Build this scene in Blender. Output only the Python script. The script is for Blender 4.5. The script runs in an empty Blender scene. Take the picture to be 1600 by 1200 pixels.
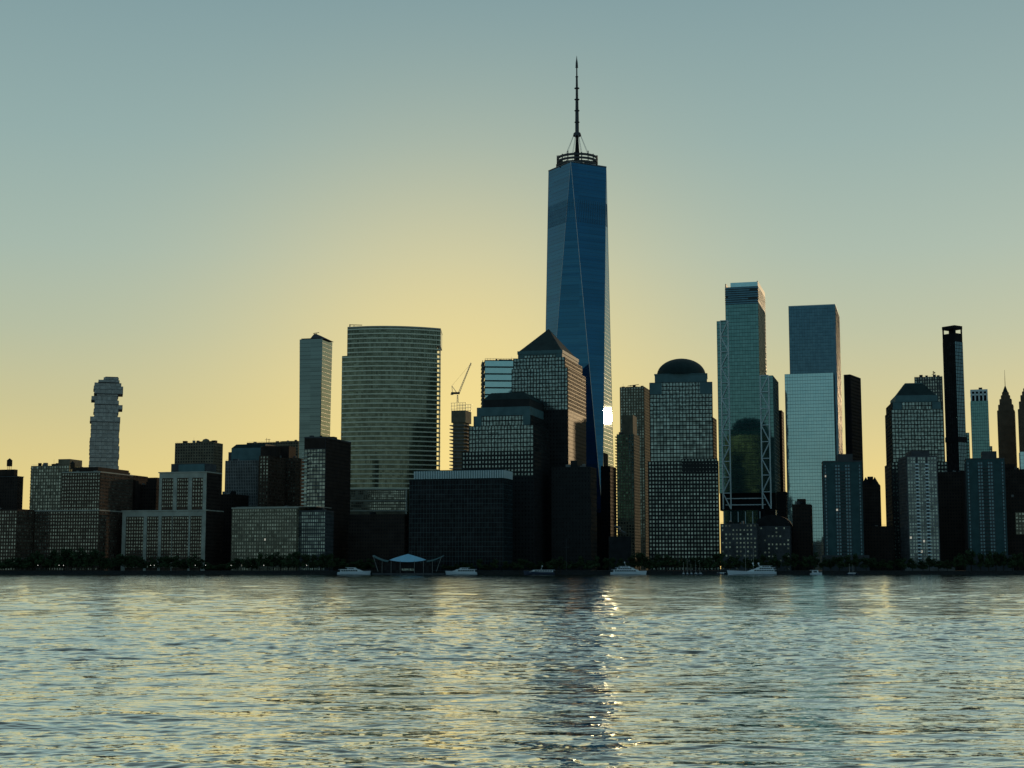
import bpy, bmesh, math, random
import numpy as np
from mathutils import Vector, Matrix
R = math.radians
rnd = random.Random(7)
S = bpy.context.scene
COL = S.collection

# ------------------------------------------------------------------ camera
F = 2400.0                       # focal length in pixels of a 1600 wide frame
PITCH = math.atan(288.0 / F)
H = 5.0
cam_d = bpy.data.cameras.new('camera'); cam = bpy.data.objects.new('camera', cam_d); COL.objects.link(cam)
cam_d.sensor_width = 36.0; cam_d.lens = 36.0 * F / 1600.0
cam_d.clip_start = 0.5; cam_d.clip_end = 30000
cam.location = (0, 0, H); cam.rotation_euler = (R(90) + PITCH, 0, 0)
S.camera = cam

# ------------------------------------------------------------------ view, sky, sun
S.view_settings.view_transform = 'Standard'; S.view_settings.look = 'None'
S.view_settings.exposure = 0.0; S.view_settings.gamma = 1.0
S.view_settings.use_curve_mapping = False
SUN_EL, SUN_AZ = 5.64, 26.55      # degrees above the horizon, degrees to the south of the camera axis
w = bpy.data.worlds.new('World'); S.world = w; w.use_nodes = True
nt = w.node_tree; nt.nodes.clear(); L = nt.links.new
def N(t, **k):
    n = nt.nodes.new(t)
    for a, b in k.items(): setattr(n, a, b)
    return n
out = N('ShaderNodeOutputWorld'); bg = N('ShaderNodeBackground'); bg2 = N('ShaderNodeBackground')
sky = N('ShaderNodeTexSky', sky_type='NISHITA', sun_disc=False)
sky.sun_elevation = R(SUN_EL); sky.sun_rotation = R(SUN_AZ)
sky.air_density = 1.2; sky.dust_density = 1.0; sky.ozone_density = 2.0
tc = N('ShaderNodeTexCoord'); sep = N('ShaderNodeSeparateXYZ'); L(tc.outputs['Generated'], sep.inputs[0])
def ramp(stops):
    r = N('ShaderNodeValToRGB'); cr = r.color_ramp; cr.interpolation = 'B_SPLINE' if False else 'LINEAR'
    while len(cr.elements) > 1: cr.elements.remove(cr.elements[-1])
    cr.elements[0].position = stops[0][0]; cr.elements[0].color = (*stops[0][1], 1)
    for p, c in stops[1:]:
        e = cr.elements.new(p); e.color = (*c, 1)
    L(sep.outputs['Z'], r.inputs[0]); return r
east = ramp([(0.0, (.94, .70, .235)), (.05, (.86, .69, .27)), (.10, (.67, .615, .325)), (.15, (.52, .57, .405)), (.20, (.425, .535, .455)),
             (.27, (.33, .465, .445)), (.36, (.245, .375, .395)), (.6, (.29, .395, .40)), (1.0, (.19, .30, .34))])
west = ramp([(0.0, (.20, .27, .255)), (.06, (.22, .32, .32)), (.15, (.165, .295, .335)), (.3, (.095, .21, .29)), (.6, (.07, .17, .25)), (1.0, (.09, .18, .26))])
# one smooth swing from the dawn side to the dusk side of the sky
dot = N('ShaderNodeVectorMath', operation='DOT_PRODUCT'); dot.inputs[1].default_value = (math.sin(R(4)), math.cos(R(4)), 0)
L(tc.outputs['Generated'], dot.inputs[0])
mr = N('ShaderNodeMapRange', interpolation_type='SMOOTHSTEP'); mr.inputs[1].default_value = -.35; mr.inputs[2].default_value = 1.0
L(dot.outputs['Value'], mr.inputs[0])
mix = N('ShaderNodeMix', data_type='RGBA'); L(mr.outputs[0], mix.inputs[0]); L(west.outputs[0], mix.inputs[6]); L(east.outputs[0], mix.inputs[7])
# the broad dawn glow low over the city
gd = N('ShaderNodeVectorMath', operation='DOT_PRODUCT'); gd.inputs[1].default_value = (math.sin(R(-2))*math.cos(R(5)), math.cos(R(-2))*math.cos(R(5)), math.sin(R(5)))
L(tc.outputs['Generated'], gd.inputs[0])
gm_ = N('ShaderNodeMapRange'); gm_.inputs[1].default_value = .88; L(gd.outputs['Value'], gm_.inputs[0])
gp = N('ShaderNodeMath', operation='POWER'); gp.inputs[1].default_value = 10.5; L(gm_.outputs[0], gp.inputs[0])
gs = N('ShaderNodeMath', operation='MULTIPLY'); gs.inputs[1].default_value = .70; L(gp.outputs[0], gs.inputs[0])
ga = N('ShaderNodeMix', data_type='RGBA'); L(gs.outputs[0], ga.inputs[0]); L(mix.outputs[2], ga.inputs[6]); ga.inputs[7].default_value = (1.12, .85, .30, 1)
L(ga.outputs[2], bg2.inputs[0]); bg2.inputs[1].default_value = 0.98
L(sky.outputs[0], bg.inputs[0]); bg.inputs[1].default_value = 0.05
ms = N('ShaderNodeMixShader'); ms.inputs[0].default_value = 0.9
L(bg.outputs[0], ms.inputs[1]); L(bg2.outputs[0], ms.inputs[2]); L(ms.outputs[0], out.inputs[0])

sd = bpy.data.lights.new('sun', 'SUN'); sun = bpy.data.objects.new('sun', sd); COL.objects.link(sun)
sd.energy = 1.0; sd.angle = R(.53); sd.color = (1.0, .70, .38)
_s = Vector((math.sin(R(SUN_AZ)) * math.cos(R(SUN_EL)), math.cos(R(SUN_AZ)) * math.cos(R(SUN_EL)), math.sin(R(SUN_EL))))
sun.rotation_euler = _s.to_track_quat('Z', 'Y').to_euler(); sun.location = (600, 900, 300)

# ------------------------------------------------------------------ helpers
def tq(px, py):
    u, v = (px - 800) / F, (600 - py) / F
    return u / (math.cos(PITCH) - v * math.sin(PITCH))
def zq(py, Y):
    v = (600 - py) / F
    return H + Y * (math.sin(PITCH) + v * math.cos(PITCH)) / (math.cos(PITCH) - v * math.sin(PITCH))
def X(px, py, Y): return tq(px, py) * Y
GZ = 3.0                          # street level

class MB:
    def __init__(s): s.v = []; s.f = []; s.smooth = False
    def quad(s, a, b, c, d):
        i = len(s.v); s.v += [a, b, c, d]; s.f.append((i, i+1, i+2, i+3))
    def tri(s, a, b, c):
        i = len(s.v); s.v += [a, b, c]; s.f.append((i, i+1, i+2))
    def box(s, x0, x1, y0, y1, z0, z1):
        i = len(s.v)
        s.v += [(x0,y0,z0),(x1,y0,z0),(x1,y1,z0),(x0,y1,z0),(x0,y0,z1),(x1,y0,z1),(x1,y1,z1),(x0,y1,z1)]
        s.f += [(i,i+3,i+2,i+1),(i+4,i+5,i+6,i+7),(i,i+1,i+5,i+4),(i+1,i+2,i+6,i+5),(i+2,i+3,i+7,i+6),(i+3,i,i+4,i+7)]
        return s
    def frustum(s, b, t, z0, z1):
        i = len(s.v)
        s.v += [(b[0],b[2],z0),(b[1],b[2],z0),(b[1],b[3],z0),(b[0],b[3],z0),(t[0],t[2],z1),(t[1],t[2],z1),(t[1],t[3],z1),(t[0],t[3],z1)]
        s.f += [(i,i+3,i+2,i+1),(i+4,i+5,i+6,i+7),(i,i+1,i+5,i+4),(i+1,i+2,i+6,i+5),(i+2,i+3,i+7,i+6),(i+3,i,i+4,i+7)]
        return s
    def prism(s, pts, z0, z1):
        n = len(pts); i = len(s.v)
        s.v += [(x, y, z0) for x, y in pts] + [(x, y, z1) for x, y in pts]
        s.f.append(tuple(i + k for k in reversed(range(n)))); s.f.append(tuple(i + n + k for k in range(n)))
        for k in range(n): s.f.append((i+k, i+(k+1) % n, i+n+(k+1) % n, i+n+k))
        return s
    def lathe(s, prof, n=16, c=(0, 0), cap=True):
        i = len(s.v)
        for r, z in prof:
            for k in range(n):
                a = 2*math.pi*k/n; s.v.append((c[0]+r*math.cos(a), c[1]+r*math.sin(a), z))
        for j in range(len(prof)-1):
            for k in range(n):
                s.f.append((i+j*n+k, i+j*n+(k+1) % n, i+(j+1)*n+(k+1) % n, i+(j+1)*n+k))
        if cap: s.f.append(tuple(i+k for k in reversed(range(n)))); s.f.append(tuple(i+(len(prof)-1)*n+k for k in range(n)))
        return s
    def bar(s, a, b, r, n=4, r2=None):
        a, b = Vector(a), Vector(b); d = (b-a).normalized(); r2 = r if r2 is None else r2
        p = d.orthogonal().normalized(); q = d.cross(p); i = len(s.v)
        for c, rr in ((a, r), (b, r2)):
            for k in range(n):
                t = 2*math.pi*(k+.5)/n; s.v.append(tuple(c + p*rr*math.cos(t) + q*rr*math.sin(t)))
        for k in range(n): s.f.append((i+k, i+(k+1) % n, i+n+(k+1) % n, i+n+k))
        s.f.append(tuple(i+k for k in reversed(range(n)))); s.f.append(tuple(i+n+k for k in range(n)))
        return s
    def mesh(s, name, mat, smooth=False):
        m = bpy.data.meshes.new(name); m.from_pydata([tuple(p) for p in s.v], [], s.f)
        if mat: m.materials.append(mat)
        if smooth: m.polygons.foreach_set('use_smooth', [True]*len(m.polygons))
        m.update(); return m
    def build(s, name, mat, parent=None, kind=None, smooth=False, label=None):
        o = bpy.data.objects.new(name, s.mesh(name, mat, smooth)); COL.objects.link(o)
        if parent: o.parent = parent
        if kind: o['kind'] = kind
        if label: o['label'] = label
        return o
def link(name, mesh, parent, loc=(0, 0, 0), rot=None):
    o = bpy.data.objects.new(name, mesh); COL.objects.link(o); o.parent = parent; o.location = loc
    if rot: o.rotation_euler = rot
    return o
def thing(name, label, cat, loc, rz=0, group=None):
    o = bpy.data.objects.new(name, None); COL.objects.link(o); o.location = loc; o.rotation_euler = (0, 0, rz)
    o['label'] = label; o['category'] = cat
    if group: o['group'] = group
    return o

# ------------------------------------------------------------------ materials
def mat(name, col, rough=.7, var=.25, scale=.15, bump=0.0, ior=1.45, metal=0.0, tint=None, cell=None, cellcol=None, cellamt=.0, fine=3.0, spread=.06):
    m = bpy.data.materials.new(name); m.use_nodes = True; t = m.node_tree; p = t.nodes['Principled BSDF']
    p.inputs['Roughness'].default_value = rough; p.inputs['IOR'].default_value = ior; p.inputs['Metallic'].default_value = metal
    if rough > .5: p.inputs['Specular IOR Level'].default_value = .12
    if tint: p.inputs['Specular Tint'].default_value = (*tint, 1)
    g = t.nodes.new('ShaderNodeTexCoord')
    n = t.nodes.new('ShaderNodeTexNoise'); n.inputs['Scale'].default_value = scale; n.inputs['Detail'].default_value = 6
    t.links.new(g.outputs['Object'], n.inputs['Vector'])
    r = t.nodes.new('ShaderNodeMapRange'); r.inputs[1].default_value = .3; r.inputs[2].default_value = .7
    r.inputs[3].default_value = 1-var; r.inputs[4].default_value = 1+var
    t.links.new(n.outputs['Fac'], r.inputs[0])
    mx = t.nodes.new('ShaderNodeMix'); mx.data_type = 'RGBA'; mx.blend_type = 'MULTIPLY'; mx.inputs[0].default_value = 1
    mx.inputs[6].default_value = (*col, 1); t.links.new(r.outputs[0], mx.inputs[7])
    last = mx.outputs[2]
    if cell:                      # pane to pane differences: blinds, room depth, coating batch
        d = t.nodes.new('ShaderNodeVectorMath'); d.operation = 'DIVIDE'; d.inputs[1].default_value = cell
        fl = t.nodes.new('ShaderNodeVectorMath'); fl.operation = 'FLOOR'
        wn = t.nodes.new('ShaderNodeTexWhiteNoise')
        t.links.new(g.outputs['Object'], d.inputs[0]); t.links.new(d.outputs[0], fl.inputs[0]); oi = t.nodes.new('ShaderNodeObjectInfo'); ad = t.nodes.new('ShaderNodeVectorMath'); ad.operation = 'MULTIPLY_ADD'; ad.inputs[1].default_value = (931, 577, 713)
        t.links.new(oi.outputs['Random'], ad.inputs[0]); t.links.new(fl.outputs[0], ad.inputs[2]); t.links.new(ad.outputs[0], wn.inputs['Vector'])
        sp = t.nodes.new('ShaderNodeMapRange'); sp.inputs[3].default_value = .5-spread; sp.inputs[4].default_value = .5+spread
        t.links.new(wn.outputs['Value'], sp.inputs[0]); t.links.new(sp.outputs[0], p.inputs['Specular IOR Level'])
        th = t.nodes.new('ShaderNodeMapRange'); th.inputs[1].default_value = .45; th.inputs[2].default_value = 1
        th.inputs[4].default_value = cellamt; t.links.new(wn.outputs['Value'], th.inputs[0])
        m2 = t.nodes.new('ShaderNodeMix'); m2.data_type = 'RGBA'; t.links.new(th.outputs[0], m2.inputs[0])
        t.links.new(last, m2.inputs[6]); m2.inputs[7].default_value = (*cellcol, 1); last = m2.outputs[2]
    t.links.new(last, p.inputs['Base Color'])
    if bump:
        n2 = t.nodes.new('ShaderNodeTexNoise'); n2.inputs['Scale'].default_value = fine; n2.inputs['Detail'].default_value = 3
        t.links.new(g.outputs['Object'], n2.inputs['Vector'])
        b = t.nodes.new('ShaderNodeBump'); b.inputs['Strength'].default_value = 1; b.inputs['Distance'].default_value = bump
        t.links.new(n2.outputs['Fac'], b.inputs['Height']); t.links.new(b.outputs[0], p.inputs['Normal'])
    return m
def emit(name, col, s):
    m = bpy.data.materials.new(name); m.use_nodes = True; p = m.node_tree.nodes['Principled BSDF']
    p.inputs['Base Color'].default_value = (*col, 1); p.inputs['Emission Color'].default_value = (*col, 1); p.inputs['Emission Strength'].default_value = s
    return m
M = {}
M['granite'] = mat('granite', (.028, .027, .026), .55, .2)
M['granite_mid'] = mat('granite_mid', (.06, .058, .055), .55, .2)
M['copper'] = mat('copper', (.02, .035, .032), .6, .25)
M['brick'] = mat('brick', (.10, .062, .042), .85, .25)
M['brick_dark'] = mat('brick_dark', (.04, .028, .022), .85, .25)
M['brick_tan'] = mat('brick_tan', (.20, .165, .11), .85, .25)
M['limestone'] = mat('limestone', (.44, .41, .33), .8, .2)
M['concrete'] = mat('concrete', (.24, .23, .21), .8, .2)
M['concrete_dark'] = mat('concrete_dark', (.08, .08, .08), .8, .25)
M['teal_panel'] = mat('teal_panel', (.10, .17, .17), .6, .15)
M['black_steel'] = mat('black_steel', (.012, .012, .013), .75, .2)
M['steel'] = mat('steel', (.45, .45, .44), .35, .15, metal=.9)
M['white_paint'] = mat('white_paint', (.75, .75, .73), .4, .08)
M['roof_dark'] = mat('roof_dark', (.02, .02, .02), .8, .3)
M['dark_wood'] = mat('dark_wood', (.05, .035, .025), .8, .3, scale=1.5)
M['glass_wfc'] = mat('glass_wfc', (.02, .026, .026), .10, .3, ior=3.0, tint=(.8, 1, .95), cell=(2.9, 2.9, 3.6), cellcol=(.16, .17, .15), cellamt=.9, spread=.26)
M['glass_apt'] = mat('glass_apt', (.025, .03, .025), .12, .3, ior=2.8, tint=(.95, 1, .85), cell=(2.4, 2.4, 3.0), cellcol=(.36, .36, .28), cellamt=1.0, spread=.32)
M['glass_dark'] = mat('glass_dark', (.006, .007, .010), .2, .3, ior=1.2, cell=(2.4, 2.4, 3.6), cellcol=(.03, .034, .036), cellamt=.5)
M['glass_gold'] = mat('glass_gold', (.06, .058, .026), .12, .3, ior=2.2, tint=(1, 1, .7), cell=(2.4, 2.4, 3.9), cellcol=(.12, .12, .09), cellamt=.7, spread=.2)
M['glass_one'] = mat('glass_one', (.002, .042, .12), .014, .4, scale=.03, ior=2.4, tint=(.26, .74, 1), cell=(50, 50, 4.06), cellcol=(.004, .05, .12), cellamt=.8)
M['glass_teal'] = mat('glass_teal', (.01, .05, .05), .05, .3, scale=.02, ior=2.9, tint=(.55, 1, .95), cell=(3, 3, 4), cellcol=(.03, .06, .06), cellamt=.7)
M['glass_sky'] = mat('glass_sky', (.50, .74, .74), .04, .10, scale=.02, ior=2.0, metal=.75, cell=(3, 3, 4), cellcol=(.42, .68, .70), cellamt=.6)
M['glass_navy'] = mat('glass_navy', (.004, .026, .050), .05, .3, scale=.02, ior=2.5, tint=(.45, .82, 1), cell=(3, 3, 4), cellcol=(.02, .04, .05), cellamt=.6)
M['mullion'] = mat('mullion', (.03, .045, .045), .4, .1)
M['mullion_pale'] = mat('mullion_pale', (.74, .80, .76), .4, .1)
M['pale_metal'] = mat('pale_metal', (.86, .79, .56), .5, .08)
M['mullion_teal'] = mat('mullion_teal', (.035, .065, .065), .4, .3)
M['river_panel'] = mat('river_panel', (.045, .092, .092), .6, .2)
M['canopy'] = mat('canopy', (.26, .52, .64), .5, .1)
M['lamp'] = emit('lamp', (1, .95, .85), 1.6)
M['lit'] = emit('lit_window', (1, .9, .7), .30)
M['leaf'] = mat('leaf', (.035, .055, .022), .8, .5, scale=.5)
M['bark'] = mat('bark', (.05, .04, .03), .9, .3)
M['seawall'] = mat('seawall', (.035, .035, .033), .85, .3, scale=.6)
M['ground'] = mat('ground', (.06, .06, .055), .9, .3)
M['hull'] = mat('hull', (.7, .72, .74), .3, .08)
M['navy'] = mat('navy_hull', (.02, .03, .06), .3, .1)

# ------------------------------------------------------------------ water and land
SHORE = 1250.0
def wave_field(x, y, cell):
    rs = np.random.RandomState(11)
    z = np.zeros_like(x)
    patch = np.zeros_like(x)
    for _ in range(14):
        lam = rs.uniform(25, 110); a = rs.uniform(0, 2*math.pi); ph = rs.uniform(0, 6.28)
        k = 2*math.pi/lam; patch += np.sin(k*(np.cos(a)*x*.5+np.sin(a)*y)+ph)
    patch = np.clip(1.0 + patch/14**.5*.30, .5, 1.6)
    def add(n, l0, l1, slope, spread, useprod):
        nonlocal z
        for i in range(n):
            lam = math.exp(rs.uniform(math.log(l0), math.log(l1)))
            a = R(-90) + rs.normal(0, spread); ph = rs.uniform(0, 6.28)
            k = 2*math.pi/lam; amp = slope*math.sqrt(2.0/n)/k
            fade = np.clip((lam/cell - 2.2)/2.5, 0, 1)
            th = k*(math.cos(a)*x + math.sin(a)*y) + ph
            wv = np.sin(th - .55*np.cos(th))
            z += amp*wv*fade*(patch if useprod else 1.0)
    add(12, 6, 22, .026, .40, False)
    add(30, 2.0, 7, .062, .42, True)
    add(50, .8, 2.4, .080, .5, True)
    add(60, .25, .9, .12, .6, True)
    return z
def make_water():
    rr = [30.0]
    while rr[-1] < SHORE - 2.5:
        r = rr[-1]; rr.append(r + (r*.0016 if r < 170 else r*.0036))
    rr[-1] = SHORE + 1.5
    rr = np.array(rr); n_az = 660
    az = np.tan(np.linspace(R(-25), R(25), n_az))
    Yg = np.repeat(rr[:, None], n_az, 1); Xg = Yg*az[None, :]
    dr = np.gradient(rr)[:, None]; cell = np.maximum(dr, Yg*(az[1]-az[0]))
    Z = wave_field(Xg, Yg, cell)
    Z *= np.clip((SHORE-Yg)/25, .15, 1)
    nv = Xg.size; co = np.stack([Xg, Yg, Z], -1).reshape(-1, 3).astype(np.float32)
    idx = np.arange(nv).reshape(Xg.shape)
    q = np.stack([idx[:-1, :-1], idx[:-1, 1:], idx[1:, 1:], idx[1:, :-1]], -1).reshape(-1)
    m = bpy.data.meshes.new('river'); m.vertices.add(nv); m.vertices.foreach_set('co', co.reshape(-1))
    nf = q.size//4; m.loops.add(q.size); m.loops.foreach_set('vertex_index', q.astype(np.int32))
    m.polygons.add(nf); m.polygons.foreach_set('loop_start', np.arange(0, q.size, 4, dtype=np.int32))
    m.polygons.foreach_set('use_smooth', np.ones(nf, dtype=bool)); m.update(calc_edges=True)
    o = bpy.data.objects.new('river', m); COL.objects.link(o); o['kind'] = 'structure'
    wm = bpy.data.materials.new('river_water'); wm.use_nodes = True; t = wm.node_tree; p = t.nodes['Principled BSDF']
    p.inputs['Base Color'].default_value = (.012, .022, .024, 1); p.inputs['IOR'].default_value = 4.8; p.inputs['Roughness'].default_value = .05
    g = t.nodes.new('ShaderNodeTexCoord')
    def nz(sc, st):
        mp = t.nodes.new('ShaderNodeMapping'); mp.inputs['Scale'].default_value = st; t.links.new(g.outputs['Object'], mp.inputs[0])
        n = t.nodes.new('ShaderNodeTexNoise'); n.inputs['Scale'].default_value = sc; n.inputs['Detail'].default_value = 3
        t.links.new(mp.outputs[0], n.inputs['Vector']); return n
    a = nz(2.6, (.36, 1, 1)); b = nz(.55, (.30, 1, 1))
    b1 = t.nodes.new('ShaderNodeBump'); b1.inputs['Strength'].default_value = 1; b1.inputs['Distance'].default_value = .05; t.links.new(a.outputs['Fac'], b1.inputs['Height'])
    b2 = t.nodes.new('ShaderNodeBump'); b2.inputs['Strength'].default_value = 1; b2.inputs['Distance'].default_value = .28; t.links.new(b.outputs['Fac'], b2.inputs['Height'])
    c_ = nz(.17, (.35, 1, 1)); b3 = t.nodes.new('ShaderNodeBump'); b3.inputs['Strength'].default_value = 1; b3.inputs['Distance'].default_value = .42; t.links.new(c_.outputs['Fac'], b3.inputs['Height'])
    t.links.new(b3.outputs[0], b1.inputs['Normal']); t.links.new(b1.outputs[0], b2.inputs['Normal']); t.links.new(b2.outputs[0], p.inputs['Normal'])
    # silted river: dark body seen on the faces that look at us, mirror of the sky at a grazing look
    p.inputs['Specular IOR Level'].default_value = 0.0; p.inputs['Roughness'].default_value = .9
    gl = t.nodes.new('ShaderNodeBsdfGlossy'); gl.inputs['Roughness'].default_value = .055; gl.inputs['Color'].default_value = (1, 1, .95, 1)
    fr = t.nodes.new('ShaderNodeFresnel'); fr.inputs['IOR'].default_value = 1.38
    gain = t.nodes.new('ShaderNodeMath'); gain.operation = 'MULTIPLY'; gain.inputs[1].default_value = 5.4; gain.use_clamp = True
    pw = t.nodes.new('ShaderNodeMath'); pw.operation = 'POWER'; pw.inputs[1].default_value = 1.4
    mx = t.nodes.new('ShaderNodeMixShader')
    t.links.new(b2.outputs[0], gl.inputs['Normal']); t.links.new(b2.outputs[0], fr.inputs['Normal']); t.links.new(fr.outputs[0], pw.inputs[0]); t.links.new(pw.outputs[0], gain.inputs[0])
    t.links.new(gain.outputs[0], mx.inputs[0]); t.links.new(p.outputs[0], mx.inputs[1]); t.links.new(gl.outputs[0], mx.inputs[2])
    t.links.new(mx.outputs[0], t.nodes['Material Output'].inputs['Surface'])
    m.materials.append(wm)
    o2 = MB(); o2.quad((-4000, -1500, -.8), (4000, -1500, -.8), (4000, SHORE+2, -.8), (-4000, SHORE+2, -.8))
    o2.build('water', wm, kind='structure')
make_water()
MB().box(-3900, 3900, SHORE+1.2, 5500, -3, GZ).build('ground', M['ground'], kind='structure')
sw = thing('seawall', 'long grey stone seawall along the river edge of the city', 'seawall', (0, SHORE, 0))
blk = MB().box(-5.95, 5.95, 0, 1.19, -2, 2.3).mesh('stone_block', M['seawall'])
cap = MB().box(-5.97, 5.97, -.25, 1.15, 2.302, 2.9).mesh('coping_stone', M['seawall'])
for i in range(-42, 43):
    link('stone_block', blk, sw, (i*12.0, 0, 0)); link('coping_stone', cap, sw, (i*12.0, 0, 0))

# ------------------------------------------------------------------ building kit
GRID = -15.0
class Bld:
    """root Empty at the footprint centre; local x runs along the river front, local y away from the river"""
    def __init__(s, name, label, cat, xl, xc, xr, ytop, Y, side='R', phi=GRID, D=None, ypx=None, group=None, z0=GZ):
        f = R(phi); c, n = math.cos(f), math.sin(f); yp = ytop if ypx is None else ypx
        tl, tcn, tr = tq(xl, yp), tq(xc, yp), tq(xr, yp); Xc = tcn*Y
        if side == 'R':
            s.W = (Xc - tl*Y)/(c - tl*n); te = tr
        else:
            s.W = (tr*Y - Xc)/(c - tr*n); te = tl
        if D is None:
            den = n + te*c
            D = (Xc - te*Y)/den if abs(den) > 1e-4 else 40
            D = min(max(D, 8), 90) if D > 0 else 40
        s.D = D; s.Y = Y; s.zt = zq(ytop, Y)
        r = Vector((c, n)); b = Vector((-n, c)); C = Vector((Xc, Y))
        cen = C + b*D/2 + (r*(-s.W/2) if side == 'R' else r*(s.W/2))
        s.root = thing(name, label, cat, (cen.x, cen.y, z0), f, group); s.g = z0
        s.rng = random.Random(label); s.win = {}; s.frm = {}
        s.mpp = Y/F; s.clutter = True; s.last = ((0, 0, 0, 0), 0)
    def z(s, py): return zq(py, s.Y) - s.g          # local height of a picture row at the front corner
    def box(s, name, m, x0, x1, y0, y1, z0, z1, **k): return MB().box(x0, x1, y0, y1, z0, z1).build(name, m, s.root, **k)
    def rect(s, l=0, r=0, f=0, b=0): return (-s.W/2+l, s.W/2-r, -s.D/2+f, s.D/2-b)
    def face(s, rc, which, z0, z1, st, u0=0.0, u1=1.0, single=0, indiv=False):
        x0, x1, y0, y1 = rc
        if which == 'F': o, u, n = Vector((x0, y0, 0)), Vector((1, 0, 0)), Vector((0, -1, 0)); wd = x1-x0
        elif which == 'R': o, u, n = Vector((x1, y0, 0)), Vector((0, 1, 0)), Vector((1, 0, 0)); wd = y1-y0
        elif which == 'B': o, u, n = Vector((x1, y1, 0)), Vector((-1, 0, 0)), Vector((0, 1, 0)); wd = x1-x0
        else: o, u, n = Vector((x0, y1, 0)), Vector((0, -1, 0)), Vector((-1, 0, 0)); wd = y1-y0
        o = o + u*(wd*u0); wd *= (u1-u0); ht = z1-z0
        nc = max(1, round(wd/st['bay'])); nr = max(1, round(ht/st['floor'])); cw, rh = wd/nc, ht/nr
        pw, sh, d = st['pier']*cw, st['span']*rh, st.get('d', .35)
        up = Vector((0, 0, 1)); fm = st['frame']
        fb = s.frm.setdefault(fm.name, (fm, MB()))[1]
        def obox(mb, a0, a1, h0, h1, dd):
            i = len(mb.v)
            for q in (0.0, dd):
                for (aa, hh) in ((a0, h0), (a1, h0), (a1, h1), (a0, h1)):
                    mb.v.append(tuple(o + u*aa + up*hh + n*(q + .002)))
            mb.f += [(i+4, i+5, i+6, i+7), (i, i+4, i+7, i+3), (i+1, i+2, i+6, i+5), (i+3, i+7, i+6, i+2), (i, i+1, i+5, i+4)]
        if pw > 0:
            for c in range(nc+1):
                a0, a1 = max(0, c*cw-pw/2), min(wd, c*cw+pw/2)
                if indiv:
                    q = MB(); obox(q, a0, a1, z0, z1-.003, d+.06); q.build('pier', fm, s.root)
                else: obox(fb, a0, a1, z0, z1-.003, d+.06)
        if sh > 0:
            for k in range(nr+1):
                h0, h1 = max(z0, z0+k*rh-sh/2), min(z1, z0+k*rh+sh/2)
                if indiv:
                    q = MB(); obox(q, .003, wd-.003, h0, h1, d); q.build('spandrel', fm, s.root)
                else: obox(fb, .003, wd-.003, h0, h1, d)
        gm = st['glass']; gb = s.win.setdefault(gm.name, (gm, MB()))[1]; rg = s.rng
        tl = st.get('tilt', .004); lit = st.get('lit', 0)
        gw, gh = cw - pw, rh - sh; pane = None; left = single
        for k in reversed(range(nr)):
            for c in range(nc):
                if st.get('skip') and rg.random() < st['skip']: continue
                ca, ch = (c+.5)*cw, z0+(k+.5)*rh
                p = o + u*ca + up*ch + n*.06
                ta, tb = rg.gauss(0, tl), rg.gauss(0, tl)
                if left > 0:
                    if pane is None:
                        q = MB(); q.quad(*[tuple(u*a*gw/2 + up*b*gh/2) for a, b in ((-1, -1), (1, -1), (1, 1), (-1, 1))]); pane = q.mesh('window', gm)
                    ob = link('window', pane, s.root, p)
                    ax = u*ta + up*tb
                    ob.rotation_euler = (ax.x, ax.y, ax.z); left -= 1
                    continue
                b_ = gb
                if lit and rg.random() < lit: b_ = s.win.setdefault('lit_window', (M['lit'], MB()))[1]
                b_.quad(*[tuple(p + u*a*gw/2 + up*b*gh/2 + n*(a*gw/2*ta + b*gh/2*tb)) for a, b in ((-1, -1), (1, -1), (1, 1), (-1, 1))])
    def tier(s, rc, z0, z1, st, faces='FRL', single=0, indiv=False, body='body'):
        o = s.box(body, st['body'], *rc, z0, z1); s.last = (rc, z1)
        for q in faces: s.face(rc, q, z0, z1, st, single=single if q == 'F' else 0, indiv=indiv and q == 'F')
        return o
    def done(s):
        rc, z = s.last
        if s.clutter and rc[1]-rc[0] > 9:
            for _ in range(s.rng.randint(3, 6)):
                wx, wy, h = s.rng.uniform(1.2, 4.5), s.rng.uniform(1.5, 4), s.rng.uniform(.9, 3.0)
                x = s.rng.uniform(rc[0]+1, rc[1]-wx-1); y = rc[2]+s.rng.uniform(.6, 5)
                s.box('roof_unit', s.rng.choice((M['concrete_dark'], M['roof_dark'], M['concrete'])), x, x+wx, y, y+wy, z+.003, z+h)
            if s.rng.random() < .6:
                x = s.rng.uniform(rc[0]+2, rc[1]-2); MB().bar((x, rc[2]+3, z), (x, rc[2]+3, z+s.rng.uniform(3, 7)), .13, 4, .06).build('aerial', M['black_steel'], s.root)
            q = MB(); n = int((rc[1]-rc[0])/2.2); y = rc[2]+.25
            for k in range(n+1): x = rc[0]+.3+k*(rc[1]-rc[0]-.6)/n; q.bar((x, y, z), (x, y, z+1.15), .05)
            q.bar((rc[0]+.3, y, z+1.15), (rc[1]-.3, y, z+1.15), .05); q.build('roof_rail', M['black_steel'], s.root)
        for m_, b in s.win.values():
            if b.f: b.build('lit_window' if m_ is M['lit'] else 'window', m_, s.root, kind='stuff')
        for m_, b in s.frm.values():
            if b.f: b.build('facade_frame', m_, s.root, kind='stuff')
        return s
def style(bay, floor, pier, span, frame, glass, body=None, d=.35, **k):
    return dict(bay=bay, floor=floor, pier=pier, span=span, frame=M[frame], glass=M[glass], body=M[body or frame], d=d, **k)
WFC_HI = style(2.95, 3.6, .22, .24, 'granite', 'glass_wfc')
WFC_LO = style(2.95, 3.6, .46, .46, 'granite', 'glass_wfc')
WFC_DK = style(2.95, 3.6, .6, .62, 'granite', 'glass_dark')
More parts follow.
